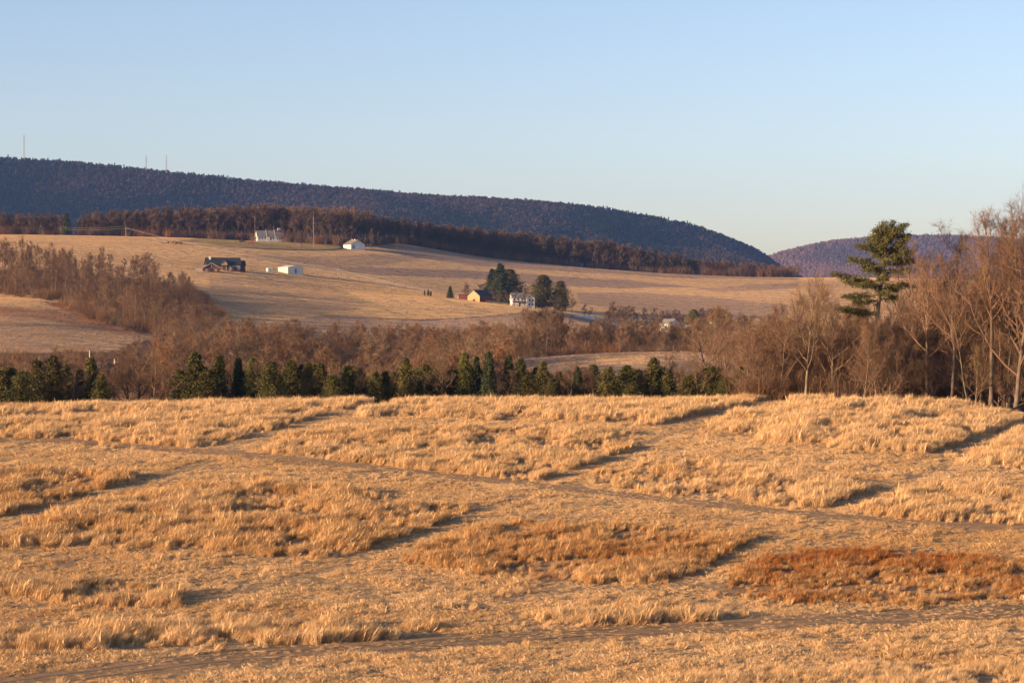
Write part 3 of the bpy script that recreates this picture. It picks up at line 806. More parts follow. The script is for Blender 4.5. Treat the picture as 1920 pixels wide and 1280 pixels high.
n = len(pts); sc = np.array(sc)
scatter('hilltop_woods', far_src, pts, np.column_stack([np.zeros((n, 2)), RS.rand(n) * 6.28]), np.column_stack([sc, sc, sc]), RS.randint(0, 4, n), RS.rand(n) * .6, RS.rand(n) * .7)
# trees left of the picture that throw the long shadows on the left fields
for px, Y, Hh in ((-60, 1330, 15), (-80, 1345, 14), (-110, 1322, 16), (-140, 1350, 15), (-170, 1335, 15), (-50, 640, 11), (-75, 630, 12), (-100, 645, 12), (-120, 622, 11)):
    put_single('outer_tree', FART[RS.randint(6)], seat(px, Y), Hh / 15.6, 'bare tree standing just outside the picture on the slope', 'trees outside the view', 1.3)

# brush: thicket floor in the woods
def brush_src(seed, H=2.6, n=130, r=1.1, w=.02):
    rs = np.random.RandomState(seed); b = np.column_stack([rs.normal(size=n) * r * .5, rs.normal(size=n) * r * .5, np.zeros(n)])
    d = np.column_stack([rs.normal(size=n) * .35, rs.normal(size=n) * .35, np.ones(n)]); l = H * (.4 + .6 * rs.rand(n))[:, None]
    tip = b + d * l; mid = b + d * l * .5 + rs.normal(size=(n, 3)) * .12
    e = rnd_unit(rs, n); e[:, 2] = 0; e *= w
    V = np.stack([b - e, b + e, mid + e * .7, tip, mid - e * .7], 1).reshape(-1, 3)
    k2 = 3
    for _ in range(k2):
        f = rs.rand(n, 1); q = mid * (1 - f) + tip * f; dd = d + rs.normal(size=(n, 3)) * .6; e2 = rnd_unit(rs, n) * w * .6
        V = np.concatenate([V, np.stack([q - e2, q + e2, q + dd * l * .25], 1).reshape(-1, 3)])
    nf = n * k2
    return source('brush_source', V, np.arange(len(V)), np.concatenate([np.full(n, 5), np.full(nf, 3)]), [M['brush']])
bs = [brush_src(500 + i) for i in range(4)]
pts = []; sc = []
while len(pts) < 1500:
    px = 1395 + RS.rand() * 680; Y = 236 + RS.rand() ** 1.5 * 80
    if px > 1700 and Y < 239: continue
    pts.append(seat(px, Y, -.1)); sc.append(.45 + .8 * RS.rand())
while len(pts) < 4800:
    px = -200 + RS.rand() * 1620; Y = 262 + RS.rand() * 390
    if not in_valley(px, Y): continue
    pts.append(seat(px, Y, -.1)); sc.append(.7 + .9 * RS.rand())
while len(pts) < 6400:
    px = -330 + RS.rand() * 780; Y = 650 + RS.rand() * 300
    gy = HY - gz(X(px, Y), Y) / Y * F
    if not inpoly(np.array([px]), np.array([gy]), [(-330, 510), (0, 510), (200, 512), (330, 526), (430, 600), (420, 650), (270, 632), (170, 600), (100, 565), (0, 552), (-330, 550)])[0]: continue
    pts.append(seat(px, Y, -.1)); sc.append(.8 + .8 * RS.rand())
for i in range(420):
    px = -150 + RS.rand() * 1640
    if 126 < px < 150: continue
    pts.append(seat(px, ridge_Y(px) - 3 + RS.rand() * 10, -.1)); sc.append(1.6 + 1.6 * RS.rand())
n = len(pts); sc = np.array(sc)
scatter('undergrowth', bs, pts, np.column_stack([np.zeros((n, 2)), RS.rand(n) * 6.28]), np.column_stack([sc, sc, sc]), RS.randint(0, 4, n), RS.rand(n), RS.rand(n))

# ------------------------------------------------------------------ evergreens
def cedar(seed, H=6., rad=1.3, n=2600, spruce=False, mat=None):
    rs = np.random.RandomState(seed)
    g = Grow(seed); tp = g.path(np.array([0, 0, -.3]), np.array([0, 0, 1.]), H * .97, 6, .02, .05); g.tube(tp, .10, .015, 5, crown=False)
    nb = 120 if not spruce else 110
    C = []; S = []
    for i in range(nb):
        t = (i + rs.rand()) / nb; t = .05 + .93 * t; az = i * 2.4 + rs.rand()
        if spruce: rr = rad * (1.02 - t) ** .9 * (.8 + .3 * rs.rand())
        else: rr = rad * min(1, (1.03 - t) * 1.8) ** .8 * (.45 + .75 * rs.rand()) * (.75 + .25 * min(1, t * 5))
        up = (-.18 if spruce else .45)
        p0 = np.array([0, 0, H * t]); p1 = p0 + np.array([math.cos(az) * rr, math.sin(az) * rr, rr * up])
        p1[2] = min(p1[2], H * 1.0)
        m = int(n / nb)
        f = .25 + .75 * rs.rand(m, 1); c = p0 * (1 - f) + p1 * f + rs.normal(size=(m, 3)) * (.10 + .10 * rr)
        C.append(c)
        g.tube(np.array([p0, (p0 + p1) / 2, p1]), .018, .006, 3, crown=False)
    C = np.concatenate(C); C[:, 2] = np.maximum(C[:, 2], .1)
    V = tri_cloud(rs, C, .13 + .13 * rs.rand(len(C)), .5, .5)
    mt = mesh_np('evergreen_trunk', np.concatenate(g.tv), np.concatenate(g.tq).ravel(), np.full(sum(len(q) for q in g.tq), 4), [M['bark']])
    mc = mesh_np('evergreen_crown', V, np.arange(len(V)), np.full(len(V) // 3, 3), [mat])
    return mt, mc
CED = [cedar(600 + i, 6, (1.25, 1.0, 1.5, 1.15, 1.7)[i % 5], 7000, False, M['cedar']) for i in range(6)]
SPR = [cedar(620 + i, 6, 1.35, 7000, True, M['spruce']) for i in range(3)]
EVER = [(-70, 690, 'c', 1.1), (-30, 695, 'c', 1.1), (6, 688, 'c', 1.2), (42, 692, 'c', 1.2), (70, 672, 'c', 1.1), (100, 664, 'c', 1.1), (171, 667, 'c', .95), (150, 690, 'c', .9), (190, 700, 'c', .9),
        (340, 690, 'c', 1.2), (366, 658, 'c', 1.45), (392, 690, 'c', 1.2), (411, 663, 'c', 1.2), (447, 667, 's', .95), (474, 668, 'c', .9), (507, 674, 'c', 1.0), (522, 700, 'c', 1.0), (546, 672, 'c', .95), (577, 676, 'c', .9), (602, 678, 'c', .85),
        (625, 698, 'c', 1.1), (652, 682, 'c', .8), (684, 706, 's', .8), (703, 694, 'c', .9), (722, 692, 'c', .9), (761, 668, 'c', .95), (787, 706, 's', .7), (848, 690, 'c', .9), (872, 658, 'c', .9), (893, 664, 's', .9),
        (917, 656, 's', 1.0), (954, 662, 's', 1.1), (976, 668, 'c', .8), (992, 698, 'c', 1.1), (1018, 674, 'c', .95), (1036, 706, 'c', .9), (1084, 684, 's', .8), (1100, 700, 'c', 1.0), (1141, 684, 'c', 1.1), (1160, 706, 'c', 1.2), (1186, 712, 'c', 1.4),
        (1226, 668, 'c', .85), (1252, 690, 'c', .95), (1290, 700, 'c', 1.1), (1334, 682, 'c', 1.1), (1362, 704, 'c', 1.2), (1391, 684, 'c', 1.2)]
for i, (px, top, kd, wd) in enumerate(EVER):
    Y = 240 + (i * 7 % 5) * 2.2 + (6 if top < 672 else 0)
    loc = seat(px, Y); Hh = (HY - top - 5) / F * Y - loc[2]
    lab = ('dark conical spruce' if kd == 's' else ('bushy green cedar' if wd > 1 else 'slim green cedar')) + f', {ordinal(max(1, i - 1))} evergreen from the left behind the grass'
    if px < 0: lab = 'bushy green cedar in the evergreen row just past the picture border'
    set_ = (SPR if kd == 's' else CED); ms = set_[(i * 5 + 1) % len(set_)]
    put_tree('evergreen', ms, loc, Hh / 5.95, lab, 'row of young evergreens behind the tall grass', wide=wd * 6 / max(Hh, 3.5) * .8 * 1.0 + .25)
# low scrubby evergreens that close the gaps
fill = sorted([px for px in range(0, 1420, 21) if min(abs(px - e[0]) for e in EVER) > 9 and not 205 < px < 320])
for i, px in enumerate(fill):
    Y = 250 + (i * 3 % 5) * 2.0; loc = seat(px, Y); Hh = (HY - (684 + 16 * RS.rand())) / F * Y - loc[2]
    put_tree('scrub_evergreen', CED[i % 6], loc, Hh / 5.95, f'low dark scrubby evergreen filling the hedge, {ordinal(i + 1)} such from the left', 'low evergreens in the hedge', wide=1.5)
# leafless shrubs among the evergreens
for i, (px, top) in enumerate(sorted(((132, 672), (218, 690), (240, 668), (262, 655), (285, 660), (308, 668), (322, 690), (490, 676), (735, 690), (815, 690), (830, 672), (940, 690), (1050, 690), (1070, 676), (1068, 700), (1120, 690), (1205, 700), (1272, 660), (1310, 668), (1350, 680), (665, 695), (590, 695)))):
    Y = 246 + (i % 4) * 2; loc = seat(px, Y); Hh = (HY - top) / F * Y - loc[2]
    put_tree('bare_shrub', NEAR[(i * 3) % 8], loc, Hh / 15.6, f'bare leafless shrub, {ordinal(i + 1)} from the left among the row of evergreens', 'leafless shrubs in the evergreen row', wide=1.5, cat='shrub')

# the tall white pine
def white_pine():
    Y = 238.0; bx, by, bz = seat(1640, Y)
    W = lambda px, py, dy=0.0: np.array([X(px, Y) - bx, dy, (HY - py) / F * Y - bz])
    root = empty('white_pine', (bx, by, bz))
    tag(root, 'tall green pine with drooping level branches rising above the bare trees', 'tree')
    tr = [np.array([0, 0, -.3]), W(1641, 640), W(1646, 580), W(1655, 510), W(1663, 455), W(1668, 417)]
    MB().tube(tr, [.34, .27, .22, .17, .10, .03], 8).build('trunk', M['bark'], root, True)
    trz = np.array(tr)
    def at(z): return np.array([np.interp(z, trz[:, 2], trz[:, k]) for k in range(3)])
    rs = np.random.RandomState(5); C = []; D = []; br = MB()
    def limb(p0, p1, dens=1.0, fat=.42, start=.3, sag=.0):
        p0 = np.array(p0); p1 = np.array(p1); L = np.linalg.norm(p1 - p0); m = (p0 + p1) / 2 - np.array([0, 0, sag * L])
        br.tube([p0, m, p1], [.07, .045, .015], 4)
        nt = int(L * 9 * dens)
        for _ in range(nt):
            f = start + (1 - start) * rs.rand()
            q = (1 - f) ** 2 * p0 + 2 * f * (1 - f) * m + f * f * p1
            side = rs.normal(size=3) * np.array([fat * .8, fat, fat * .33]) * (1.15 - .6 * f)
            c = q + side
            C.append(c + rs.normal(size=(30, 3)) * np.array([.17, .17, .13])); 
    # (row it leaves the trunk, tip column, tip row, depth of the tip)
    for a, tx, ty, dy in ((442, 1612, 462, 0), (470, 1618, 463, -.3), (455, 1632, 447, .5), (497, 1592, 484, 0), (500, 1612, 500, -.8), (505, 1628, 508, 1.2), (528, 1562, 513, -.2), (532, 1590, 527, 1.0), (536, 1610, 536, -1.6), (552, 1578, 556, .3),
                          (562, 1600, 566, -1.2), (585, 1567, 577, .2), (590, 1585, 580, 1.2), (448, 1700, 440, 0), (470, 1708, 470, .4), (476, 1700, 488, -.6), (498, 1714, 487, .1), (505, 1706, 507, -1.0), (530, 1708, 536, .2), (540, 1690, 541, 1.2), (560, 1676, 556, -.5),
                          (520, 1650, 522, -2.4), (545, 1655, 549, -2.2), (490, 1655, 492, -2.2), (510, 1660, 512, 2.5), (470, 1655, 470, 2.2)):
        p0 = at(W(1650, a)[2]); limb(p0, W(tx, ty, dy), 1.15, .52, .3, .06)
    for a, tx, ty, dy in ((470, 1640, 432, -.4), (465, 1651, 422, .5), (462, 1690, 430, .3), (458, 1660, 417, -.2), (455, 1676, 413, .1), (460, 1696, 420, -.4), (475, 1636, 440, .8), (480, 1700, 447, -.8), (470, 1668, 430, -1.2), (468, 1680, 425, 1.2), (485, 1645, 455, -1.0), (485, 1690, 455, 1.1),
                          (490, 1640, 470, 1.0), (490, 1695, 472, -1.2), (455, 1670, 440, .9)):
        p0 = at(W(1655, a)[2]); limb(p0, W(tx, ty, dy), 1.25, .38, .3, -.05)
    Cc = np.concatenate(C)
    Vv = tri_cloud(rs, Cc, .16 + .12 * rs.rand(len(Cc)), .3, .35)
    br.build('branches', M['bark'], root)
    o = bpy.data.objects.new('crown', mesh_np('pine_crown', Vv, np.arange(len(Vv)), np.full(len(Vv) // 3, 3), [M['pine']])); COL.objects.link(o); o.parent = root
white_pine()

# evergreens at the far farms
def far_ever(px, base_py, top, kind, label, wide=1.0, Y=None, name='conifer'):
    if Y is None: _, Y = hit(px, base_py, 900, 1650)
    loc = seat(px, Y); Hh = (HY - top) / F * Y - loc[2]
    ms = (SPR if kind == 's' else CED)[int(px) % 3]
    return put_tree(name, ms, loc, Hh / 5.95, label, 'evergreens at the farms', wide=wide)
far_ever(124, 441, 399, 's', 'lone dark conifer in the gap of the hilltop tree line', 1.1, 1570)
far_ever(923, 562, 505, 's', 'dark spruce left of the tallest one behind the red barn', 1.6, 1235)
far_ever(938, 562, 495, 's', 'tallest dark spruce behind the red barn', 1.7, 1225)
far_ever(955, 565, 506, 'c', 'dark rounded evergreen right of the tallest spruce by the farmhouse', 2.3, 1240)
far_ever(1018, 575, 517, 'c', 'broad dark pine right of the white farmhouse', 2.5, 1190)
far_ever(1051, 578, 528, 'c', 'dark evergreen behind the broad pine by the farmhouse', 2.0, 1225)
far_ever(844, 556, 536, 's', 'small dark conical tree standing alone left of the red shed', 1.6, 1170)
for j, (px, t) in enumerate(((796, 544), (803, 542), (808, 545))):
    far_ever(px, 550, t, 'c', ('left', 'middle', 'right')[j] + ' one of three tiny dark shrubs on the hill', 1.0, 1165, 'shrub')['category'] = 'shrub'
far_ever(1301, 625, 581, 'c', 'dark evergreen between the white houses in the hollow', 1.5, 1120)
far_ever(1360, 618, 588, 'c', 'dark evergreen beside the rightmost white house in the hollow', 2.0, 1110)
far_ever(1232, 612, 598, 'c', 'small dark evergreen left of the white gabled house', 1.8, 1080)
for j, (px, Y, Hh) in enumerate(((872, 1190, 9), (878, 1200, 8), (898, 1240, 9), (915, 1245, 11), (945, 1215, 8), (968, 1240, 12), (975, 1230, 10), (985, 1245, 10), (1008, 1165, 8), (1015, 1170, 7), (1038, 1215, 9), (1048, 1180, 8), (1060, 1230, 9), (1072, 1240, 8), (1095, 1180, 7), (1105, 1185, 6), (964, 1140, 9), (984, 1138, 8.5), (997, 1142, 8), (951, 1155, 6), (925, 1185, 8), (935, 1190, 7))):
    put_single('farm_tree', FART[j % 6], seat(px, Y), Hh / 15.6, 'bare tree around the red barn and white farmhouse', 'bare trees at the barn farm', 1.4)
for j in range(80):
    px = 1135 + RS.rand() * 260; Y = 1060 + RS.rand() * 150
    if Y < 1120 and (abs(px - 1256) < 16 or abs(px - 1342) < 16 or abs(px - 1293) < 12): Y += 100
    put_single('hollow_tree', FART[j % 6], seat(px, Y), (7 + 4 * RS.rand()) / 15.6, 'bare brown tree around the white houses in the hollow', 'bare trees in the hollow', 1.5)
for j, (px, Y, Hh) in enumerate(((565, 1500, 13), (552, 1560, 12), (696, 1585, 14), (712, 1600, 12), (745, 1600, 10))):
    put_single('yard_tree', FART[j % 6], seat(px, Y), Hh / 15.6, 'bare tree close by the hilltop houses', 'bare trees by the hilltop houses', .8)

# ------------------------------------------------------------------ buildings
def gable(root, x0, x1, y0, y1, he, hr, wall, roof, ridge='y', over=.35, th=.18, names=('wall', 'roof'), base=-1.5):
    """a gabled block; ridge along local y or x"""
    if ridge == 'y':
        xm = (x0 + x1) / 2
        w = MB().prism([(x0, base), (x1, base), (x1, he), (xm, hr), (x0, he)], y0, y1).build(names[0], wall, root)
        k = (hr - he) / (xm - x0)
        for sgn in (-1, 1):
            xe = x0 - over if sgn < 0 else x1 + over; ze = he - over * k
            prof = [(xe, ze + .02), (xm, hr + .02), (xm, hr + th), (xe, ze + th)]
            if sgn > 0: prof = [(xm, hr + .02), (xe, ze + .02), (xe, ze + th), (xm, hr + th)]
            MB().prism(prof, y0 - over, y1 + over).build(names[1], roof, root)
    else:
        ym = (y0 + y1) / 2
        w = MB().prism_x([(y0, base), (y1, base), (y1, he), (ym, hr), (y0, he)], x0, x1).build(names[0], wall, root)
        k = (hr - he) / (ym - y0)
        for sgn in (-1, 1):
            ye = y0 - over if sgn < 0 else y1 + over; ze = he - over * k
            MB().prism_x([(ye, ze + .02), (ym, hr + .02), (ym, hr + th), (ye, ze + th)], x0 - over, x1 + over).build(names[1], roof, root)
    return w
def opening(root, name, cx, z0, z1, w, y, mat, frame=None, side=None):
    """door or window on the front (-y) face, or on the x = side face"""
    if side is None:
        o = MB().box(cx - w / 2, cx + w / 2, y - .06, y + .1, z0, z1).build(name, mat, root)
        if frame: MB().box(cx - w / 2 - .12, cx + w / 2 + .12, y - .04, y + .08, z1, z1 + .14).box(cx - w / 2 - .12, cx + w / 2 + .12, y - .09, y + .08, z0 - .14, z0).build('frame', frame, o)
    else:
        s = -1 if side < 0 else 1
        o = MB().box(min(side - s * .1, side + s * .06), max(side - s * .1, side + s * .06), cx - w / 2, cx + w / 2, z0, z1).build(name, mat, root)
    return o

# white three-door garage
g = empty('garage', seat(664, hit(664, 467, 1300, 1690)[1]), R(30)); tag(g, 'white gabled garage with three doors on the slope right of the hilltop house', 'garage')
gable(g, -5.3, 5.3, -6, 6, 3.0, 6.0, M['white_paint'], M['tan_roof'])
for cx, w, h in ((-3.4, 1.9, 2.3), (0, 2.8, 3.0), (3.4, 1.9, 2.3)): opening(g, 'door', cx, .1, h, w, -6, M['blue_door'] if cx == -3.4 else M['white_roof'], M['white_paint'])
for y in (-1.5, 2.5): MB().box(-.3, .3, y - .4, y + .4, 5.9, 6.7).build('roof_vent', M['white_roof'], g)
# cream shed
g = empty('shed', seat(545, hit(545, 513, 1000, 1500)[1]), R(32)); tag(g, 'long cream metal shed with blue double doors in the middle field', 'shed'); g.scale = (.92, .92, .88)
gable(g, -5.0, 5.0, -6.5, 6.5, 3.6, 4.7, M['cream_metal'], M['white_roof'], over=.2)
for cx, m in ((-1.5, M['white_roof']), (0.0, M['blue_door']), (1.5, M['white_roof'])): opening(g, 'door', cx, .1, 2.9, 1.4, -6.5, m)
g = empty('storage_box', seat(505, hit(505, 510, 1000, 1500)[1]), R(20)); tag(g, 'small white storage hut beside the cream shed', 'hut')
gable(g, -1.3, 1.3, -1.6, 1.6, 2.0, 2.4, M['white_paint'], M['white_roof'], over=.1, th=.08); opening(g, 'door', 0, 0, 1.7, .9, -1.6, M['stone'])
# hilltop white house with stepped roofs
g = empty('hilltop_house', seat(508, hit(508, 447, 1300, 1600)[1], .8), R(20)); tag(g, 'white hilltop house with stepped grey roofs and a chimney', 'house')
gable(g, -10.5, -3.8, -3.6, 3.6, 2.6, 6.6, M['white_paint'], M['grey_roof'], 'x', .25)
gable(g, -3.7, 2.0, -3.9, 3.9, 2.6, 6.9, M['white_paint'], M['grey_roof'], 'x', .2)
gable(g, 2.1, 8.6, -4.2, 4.2, 2.7, 7.4, M['white_paint'], M['grey_roof'], 'x', .2)
gable(g, 8.8, 12.8, -3.4, 3.4, 2.4, 6.6, M['white_paint'], M['blue_roof'], 'x', .3)
for x, ym, ze, zr in ((-3.75, 3.9, 2.7, 7.15), (2.05, 4.2, 2.8, 7.65)):
    MB().prism_x([(-ym - .3, ze - .3), (0, zr), (0, zr + .28), (-ym - .3, ze)], x - .12, x + .12).build('roof_trim', M['white_paint'], g)
MB().box(4.6, 6.8, -.5, .5, 6.6, 8.6).build('chimney', M['white_paint'], g)
for cx in (-9, -7, -5): opening(g, 'window', cx, .9, 2.0, .9, -3.6, M['window_glass'], M['white_paint'])
opening(g, 'door', -1.0, .1, 2.1, 1.0, -3.9, M['brown_wood'], M['white_paint'])
for cx in (.8, 3.4, 5.4, 7.4): opening(g, 'window', cx, .9, 2.1, 1.0, -3.9 if cx < 2 else -4.2, M['window_glass'], M['white_paint'])
for cy in (-1.4, 1.4): opening(g, 'window', cy, 1.0, 2.2, .9, 0, M['window_glass'], None, -10.5)
# white house under the tree line
g = empty('shaded_house', seat(728, 1668), R(12)); tag(g, 'small white house half hidden in the shade of the tree line', 'house')
gable(g, -4.5, 4.5, -3.5, 3.5, 2.8, 5.6, M['white_paint'], M['white_roof'], 'x', .3)
for cx in (-2.5, 0, 2.5): opening(g, 'window', cx, .9, 2.0, 1, -3.5, M['window_glass'], M['white_paint'])
# brown farmhouse
g = empty('farmhouse', seat(419, hit(419, 506, 1000, 1500)[1]), R(13)); tag(g, 'large brown farmhouse with a long dark roof on the left slope', 'house'); g.scale = (.9, .9, .74)
gable(g, -10.0, 9.2, -4.6, 4.6, 3.9, 8.2, M['brown_wood'], M['dark_roof'], 'x', .5, .22)
gable(g, -1.6, 1.6, -5.6, -1.0, 4.4, 6.6, M['tan_wood'], M['dark_roof'], 'y', .3, names=('dormer', 'dormer_roof'), base=3.0)
gable(g, 9.4, 12.2, -3.4, 3.4, 2.9, 6.2, M['brown_wood'], M['dark_roof'], 'x', .3)
MB().box(-8.4, -7.3, -1.6, -.5, 6.0, 9.5).build('chimney', M['white_roof'], g)
MB().box(3.4, 9.1, -5.0, -4.62, 0, 2.3).build('garage_front', M['stone'], g)
MB().box(4.6, 7.2, -5.06, -4.9, .05, 1.9).build('door', M['red_wood'], g)
MB().prism_x([(-7.4, 2.3), (-4.7, 3.2), (-4.7, 3.4), (-7.4, 2.5)], -4.0, 3.2).build('porch_roof', M['dark_roof'], g)
for x in (-3.8, -1.6, .8, 3.0): MB().box(x - .1, x + .1, -7.3, -7.1, -1, 2.35).build('porch_post', M['white_paint'], g)
for cx in (-8.5, -6.2, 5, 7.6): opening(g, 'window', cx, 2.6, 3.6, 1.0, -4.6 if cx < 0 else -4.61, M['window_glass'], M['white_paint'])
# front barn of the farm
g = empty('stable', seat(396, hit(396, 510, 1000, 1500)[1]), R(10)); tag(g, 'brown gabled stable with a white porch in front of the large farmhouse', 'stable'); g.scale = (.85, .85, .78)
gable(g, -4.9, 4.9, -4, 4, 2.5, 5.4, M['brown_wood'], M['grey_roof'], 'y', .6)
for s, pr in ((-1, [(-5.5, 2.2), (0, 5.5), (0, 5.72), (-5.5, 2.42)]), (1, [(0, 5.5), (5.5, 2.2), (5.5, 2.42), (0, 5.72)])): MB().prism(pr, -4.85, -4.62).build('barge_board', M['white_paint'], g)
MB().box(-.2, .2, -4.1, -3.95, 3.2, 4.5).build('window', M['white_paint'], g)
for cx in (-3, 2.6): opening(g, 'window', cx, .7, 1.7, 1.3, -4, M['tan_roof'], M['white_paint'])
opening(g, 'door', -.2, -.3, 2.1, 1.6, -4, M['dark_roof'])
MB().prism_x([(-3.8, 2.3), (3.8, 2.3), (3.8, 2.5), (-3.8, 2.5)], -8.6, -5.0).build('porch_roof', M['grey_roof'], g)
for x in (-8.5, -7.6, -6.7, -5.8): MB().box(x - .16, x + .16, -3.8, -3.5, -1.2, 2.3).build('porch_post', M['white_paint'], g)
MB().box(-8.6, -5.1, -3.72, -3.6, .2, .9).build('railing', M['tan_wood'], g)
# red barn with the yellow gable
g = empty('barn', seat(900, 1165), R(-35)); tag(g, 'barn with a sunlit yellow gable, red side and dark roof', 'barn')
gable(g, -3.8, 3.8, -5.5, 5.5, 3.0, 5.8, M['red_wood'], M['dark_roof'], 'y', .3)
MB().prism([(-3.79, -1.2), (3.79, -1.2), (3.79, 3.0), (0, 5.75), (-3.79, 3.0)], -5.56, -5.4).build('gable_front', M['tan_wood'], g)
opening(g, 'door', .3, 0, 1.4, 1.6, -5.56, M['brown_wood'])
MB().box(-1.4, 1.4, -2, 2, 3.2, 3.5).build('loft_floor', M['brown_wood'], g)
g = empty('red_shed', seat(871, 1180), R(-12)); tag(g, 'low red shed left of the barn', 'shed')
gable(g, -2.9, 2.9, -1.8, 1.8, 2.1, 2.7, M['red_wood'], M['red_wood'], 'x', .15, .1); opening(g, 'door', 0, 0, 1.7, 1.2, -1.8, M['brown_wood']); MB().box(-3.0, -2.75, -2.0, -1.83, -1, 2.2).build('corner_post', M['white_paint'], g)
# white farmhouse
g = empty('white_farmhouse', seat(977, 1165), R(12)); tag(g, 'white two-storey farmhouse with porch between the barn and the pine', 'house')
gable(g, -5.2, 2.5, -3.6, 3.6, 4.6, 7.0, M['white_paint'], M['grey_roof'], 'x', .3)
gable(g, 1.8, 6.0, -5.2, 2.2, 4.2, 6.2, M['white_paint'], M['grey_roof'], 'y', .3)
MB().prism_x([(-5.8, 2.2), (-3.62, 2.8), (-3.62, 2.95), (-5.8, 2.35)], -5.4, 1.7).build('porch_roof', M['dark_roof'], g)
for x in (-5.2, -3.0, -.8, 1.4): MB().box(x - .1, x + .1, -5.7, -5.5, -1.5, 2.3).build('porch_post', M['white_paint'], g)
for cx in (-4.2, -2.2, -.2, 1.4): opening(g, 'window', cx, 3.2, 4.3, .8, -3.6, M['window_glass'], M['white_paint'])
for cx in (3.2, 4.8): opening(g, 'window', cx, 2.9, 4.0, .8, -5.2, M['window_glass'], M['white_paint']); opening(g, 'window', cx, .7, 1.8, .8, -5.2, M['window_glass'], M['white_paint'])
MB().box(-2.6, -1.8, -.4, .4, 6.2, 7.9).build('chimney', M['brick_chimney'], g)
opening(g, 'door', -1.5, 0, 2.0, .9, -3.6, M['brown_wood'])
# houses in the hollow
for px, Y, rz, w, d, he, hr, lab, rd in ((1256, 1010, 38, 3.6, 4.5, 2.8, 5.2, 'white gabled house at the left end of the hollow', 'y'), (1342, 1095, -20, 3.2, 3.0, 4.3, 5.6, 'tall white house at the right end of the hollow', 'x'),
                            (1293, 1040, 10, 3.0, 2.4, 2.3, 3.6, 'low white house half hidden below the evergreen in the hollow', 'x'), (1339, 1020, 5, 1.6, 1.6, 1.4, 2.8, 'small white gabled hut lowest in the hollow', 'y')):
    w, d, he, hr = w * .8, d * .8, he * .8, hr * .8
    g = empty('hollow_house', (X(px, Y), Y, P({1256: 616, 1342: 617, 1293: 622, 1339: 630}[px], Y)), R(rz)); tag(g, lab, 'house', 'white houses in the hollow')
    gable(g, -w, w, -d, d, he, hr, M['white_paint'], M['white_roof'] if px == 1293 else M['grey_roof'], rd, .25, base=-2.5)
    for cx in ((-w * .45, w * .45) if w > 2 else (0,)): opening(g, 'window', cx, he * .35, he * .75, w * .35, -d, M['window_glass'], M['white_paint'])
# roof seen between the evergreens at lower left
g = empty('cottage', seat(193, 330), R(25)); tag(g, 'grey roofed cottage glimpsed behind the evergreens at lower left', 'house')
zz = P(697, 330) - g.location.z
gable(g, -2.2, 2.2, -3, 3, zz, zz + 1.2, M['stone'], M['dark_roof'], 'y', .3); MB().box(1.2, 1.7, -2, -1.5, zz, zz + 1.9).build('chimney', M['stone'], g); opening(g, 'window', 0, zz - 1.4, zz - .4, .9, -3, M['window_glass'], M['white_paint'])

# ------------------------------------------------------------------ vehicles and implements at the farm
def car(name, px, Y, rz, paint, label, pickup=False):
    g = empty(name, seat(px, Y, .02), R(rz)); tag(g, label, 'car' if not pickup else 'pickup')
    L2 = 2.3
    prof = [(-L2, .35), (L2, .35), (L2, .75), (L2 - .15, .95), (1.0, 1.02), (-1.9, 1.02), (-L2, .9)]
    MB().prism(prof, -.88, .88).build('body', paint, g)
    cab = [(-.3, 1.02), (1.0, 1.02), (.5, 1.62), (-.2, 1.62)] if pickup else [(-1.9, 1.02), (1.0, 1.02), (.4, 1.6), (-1.5, 1.6)]
    c = MB().prism(cab, -.78, .78).build('cabin', paint, g)
    (x0, _), (x1, _), (x2, z2), (x3, _) = cab
    MB().prism([(x0 + .15, 1.06), (x1 - .2, 1.06), (x2 - .05, z2 - .1), (x3 + .08, z2 - .1)], -.80, .80).build('window', M['window_glass'], c)
    for x in (-1.45, 1.45):
        for y in (-.8, .8): w = MB().wheel(x, y, .33, .33, .22).build('wheel', M['tyre'], g); MB().wheel(x, y + (.02 if y > 0 else -.02), .33, .18, .22).build('rim', M['steel'], w)
    for y in (-.6, .6): MB().box(L2 - .02, L2 + .03, y - .15, y + .15, .62, .76).build('headlight', M['white_paint'], g)
car('parked_car', 455, 1512, 8, M['maroon_car'], 'dark maroon car farthest left of the hilltop house')
car('parked_pickup', 471, 1508, 5, M['red_car'], 'red pickup parked at the left gable of the hilltop house', True)
def wagon(px, Y, rz, label, load):
    g = empty('hay_wagon', seat(px, Y, .02), R(rz)); tag(g, label, 'wagon', 'wagons on the hill')
    MB().box(-2.2, 2.2, -1, 1, .75, .9).build('bed', M['rust'], g)
    for x in (-2.15, 2.1): MB().box(x, x + .1, -1, 1, .9, 2.0).build('end_rack', M['rust'], g)
    for x in (-1.5, 1.5):
        for y in (-.9, .9): MB().wheel(x, y, .4, .4, .2).build('wheel', M['tyre'], g)
    MB().tube([(2.2, 0, .7), (3.6, 0, .45)], .06, 5).build('drawbar', M['rust'], g)
    if load: MB().box(-1.9, 1.8, -.9, .9, .9, 1.7).build('load', M['brown_wood'], g)
wagon(320, 1440, 12, 'small rusty hay wagon, the left one of two on the hill', False)
wagon(335, 1425, 5, 'loaded dark hay wagon, the right one of two on the hill', True)
g = empty('tarp_pile', seat(1911, 226, 0), R(10)); tag(g, 'black covered pile with a pale edge at the foot of the rightmost trees', 'pile')
rs = np.random.RandomState(3); mb = MB(); ring = 10
for j, (h, s) in enumerate(((-.1, 1.0), (.25, 1.02), (.5, .8), (.62, .35))):
    for i in range(ring): a = 2 * math.pi * i / ring; mb.v.append((math.cos(a) * s * (.75 + .2 * rs.rand()), math.sin(a) * s * .55, h + .1 * rs.rand()))
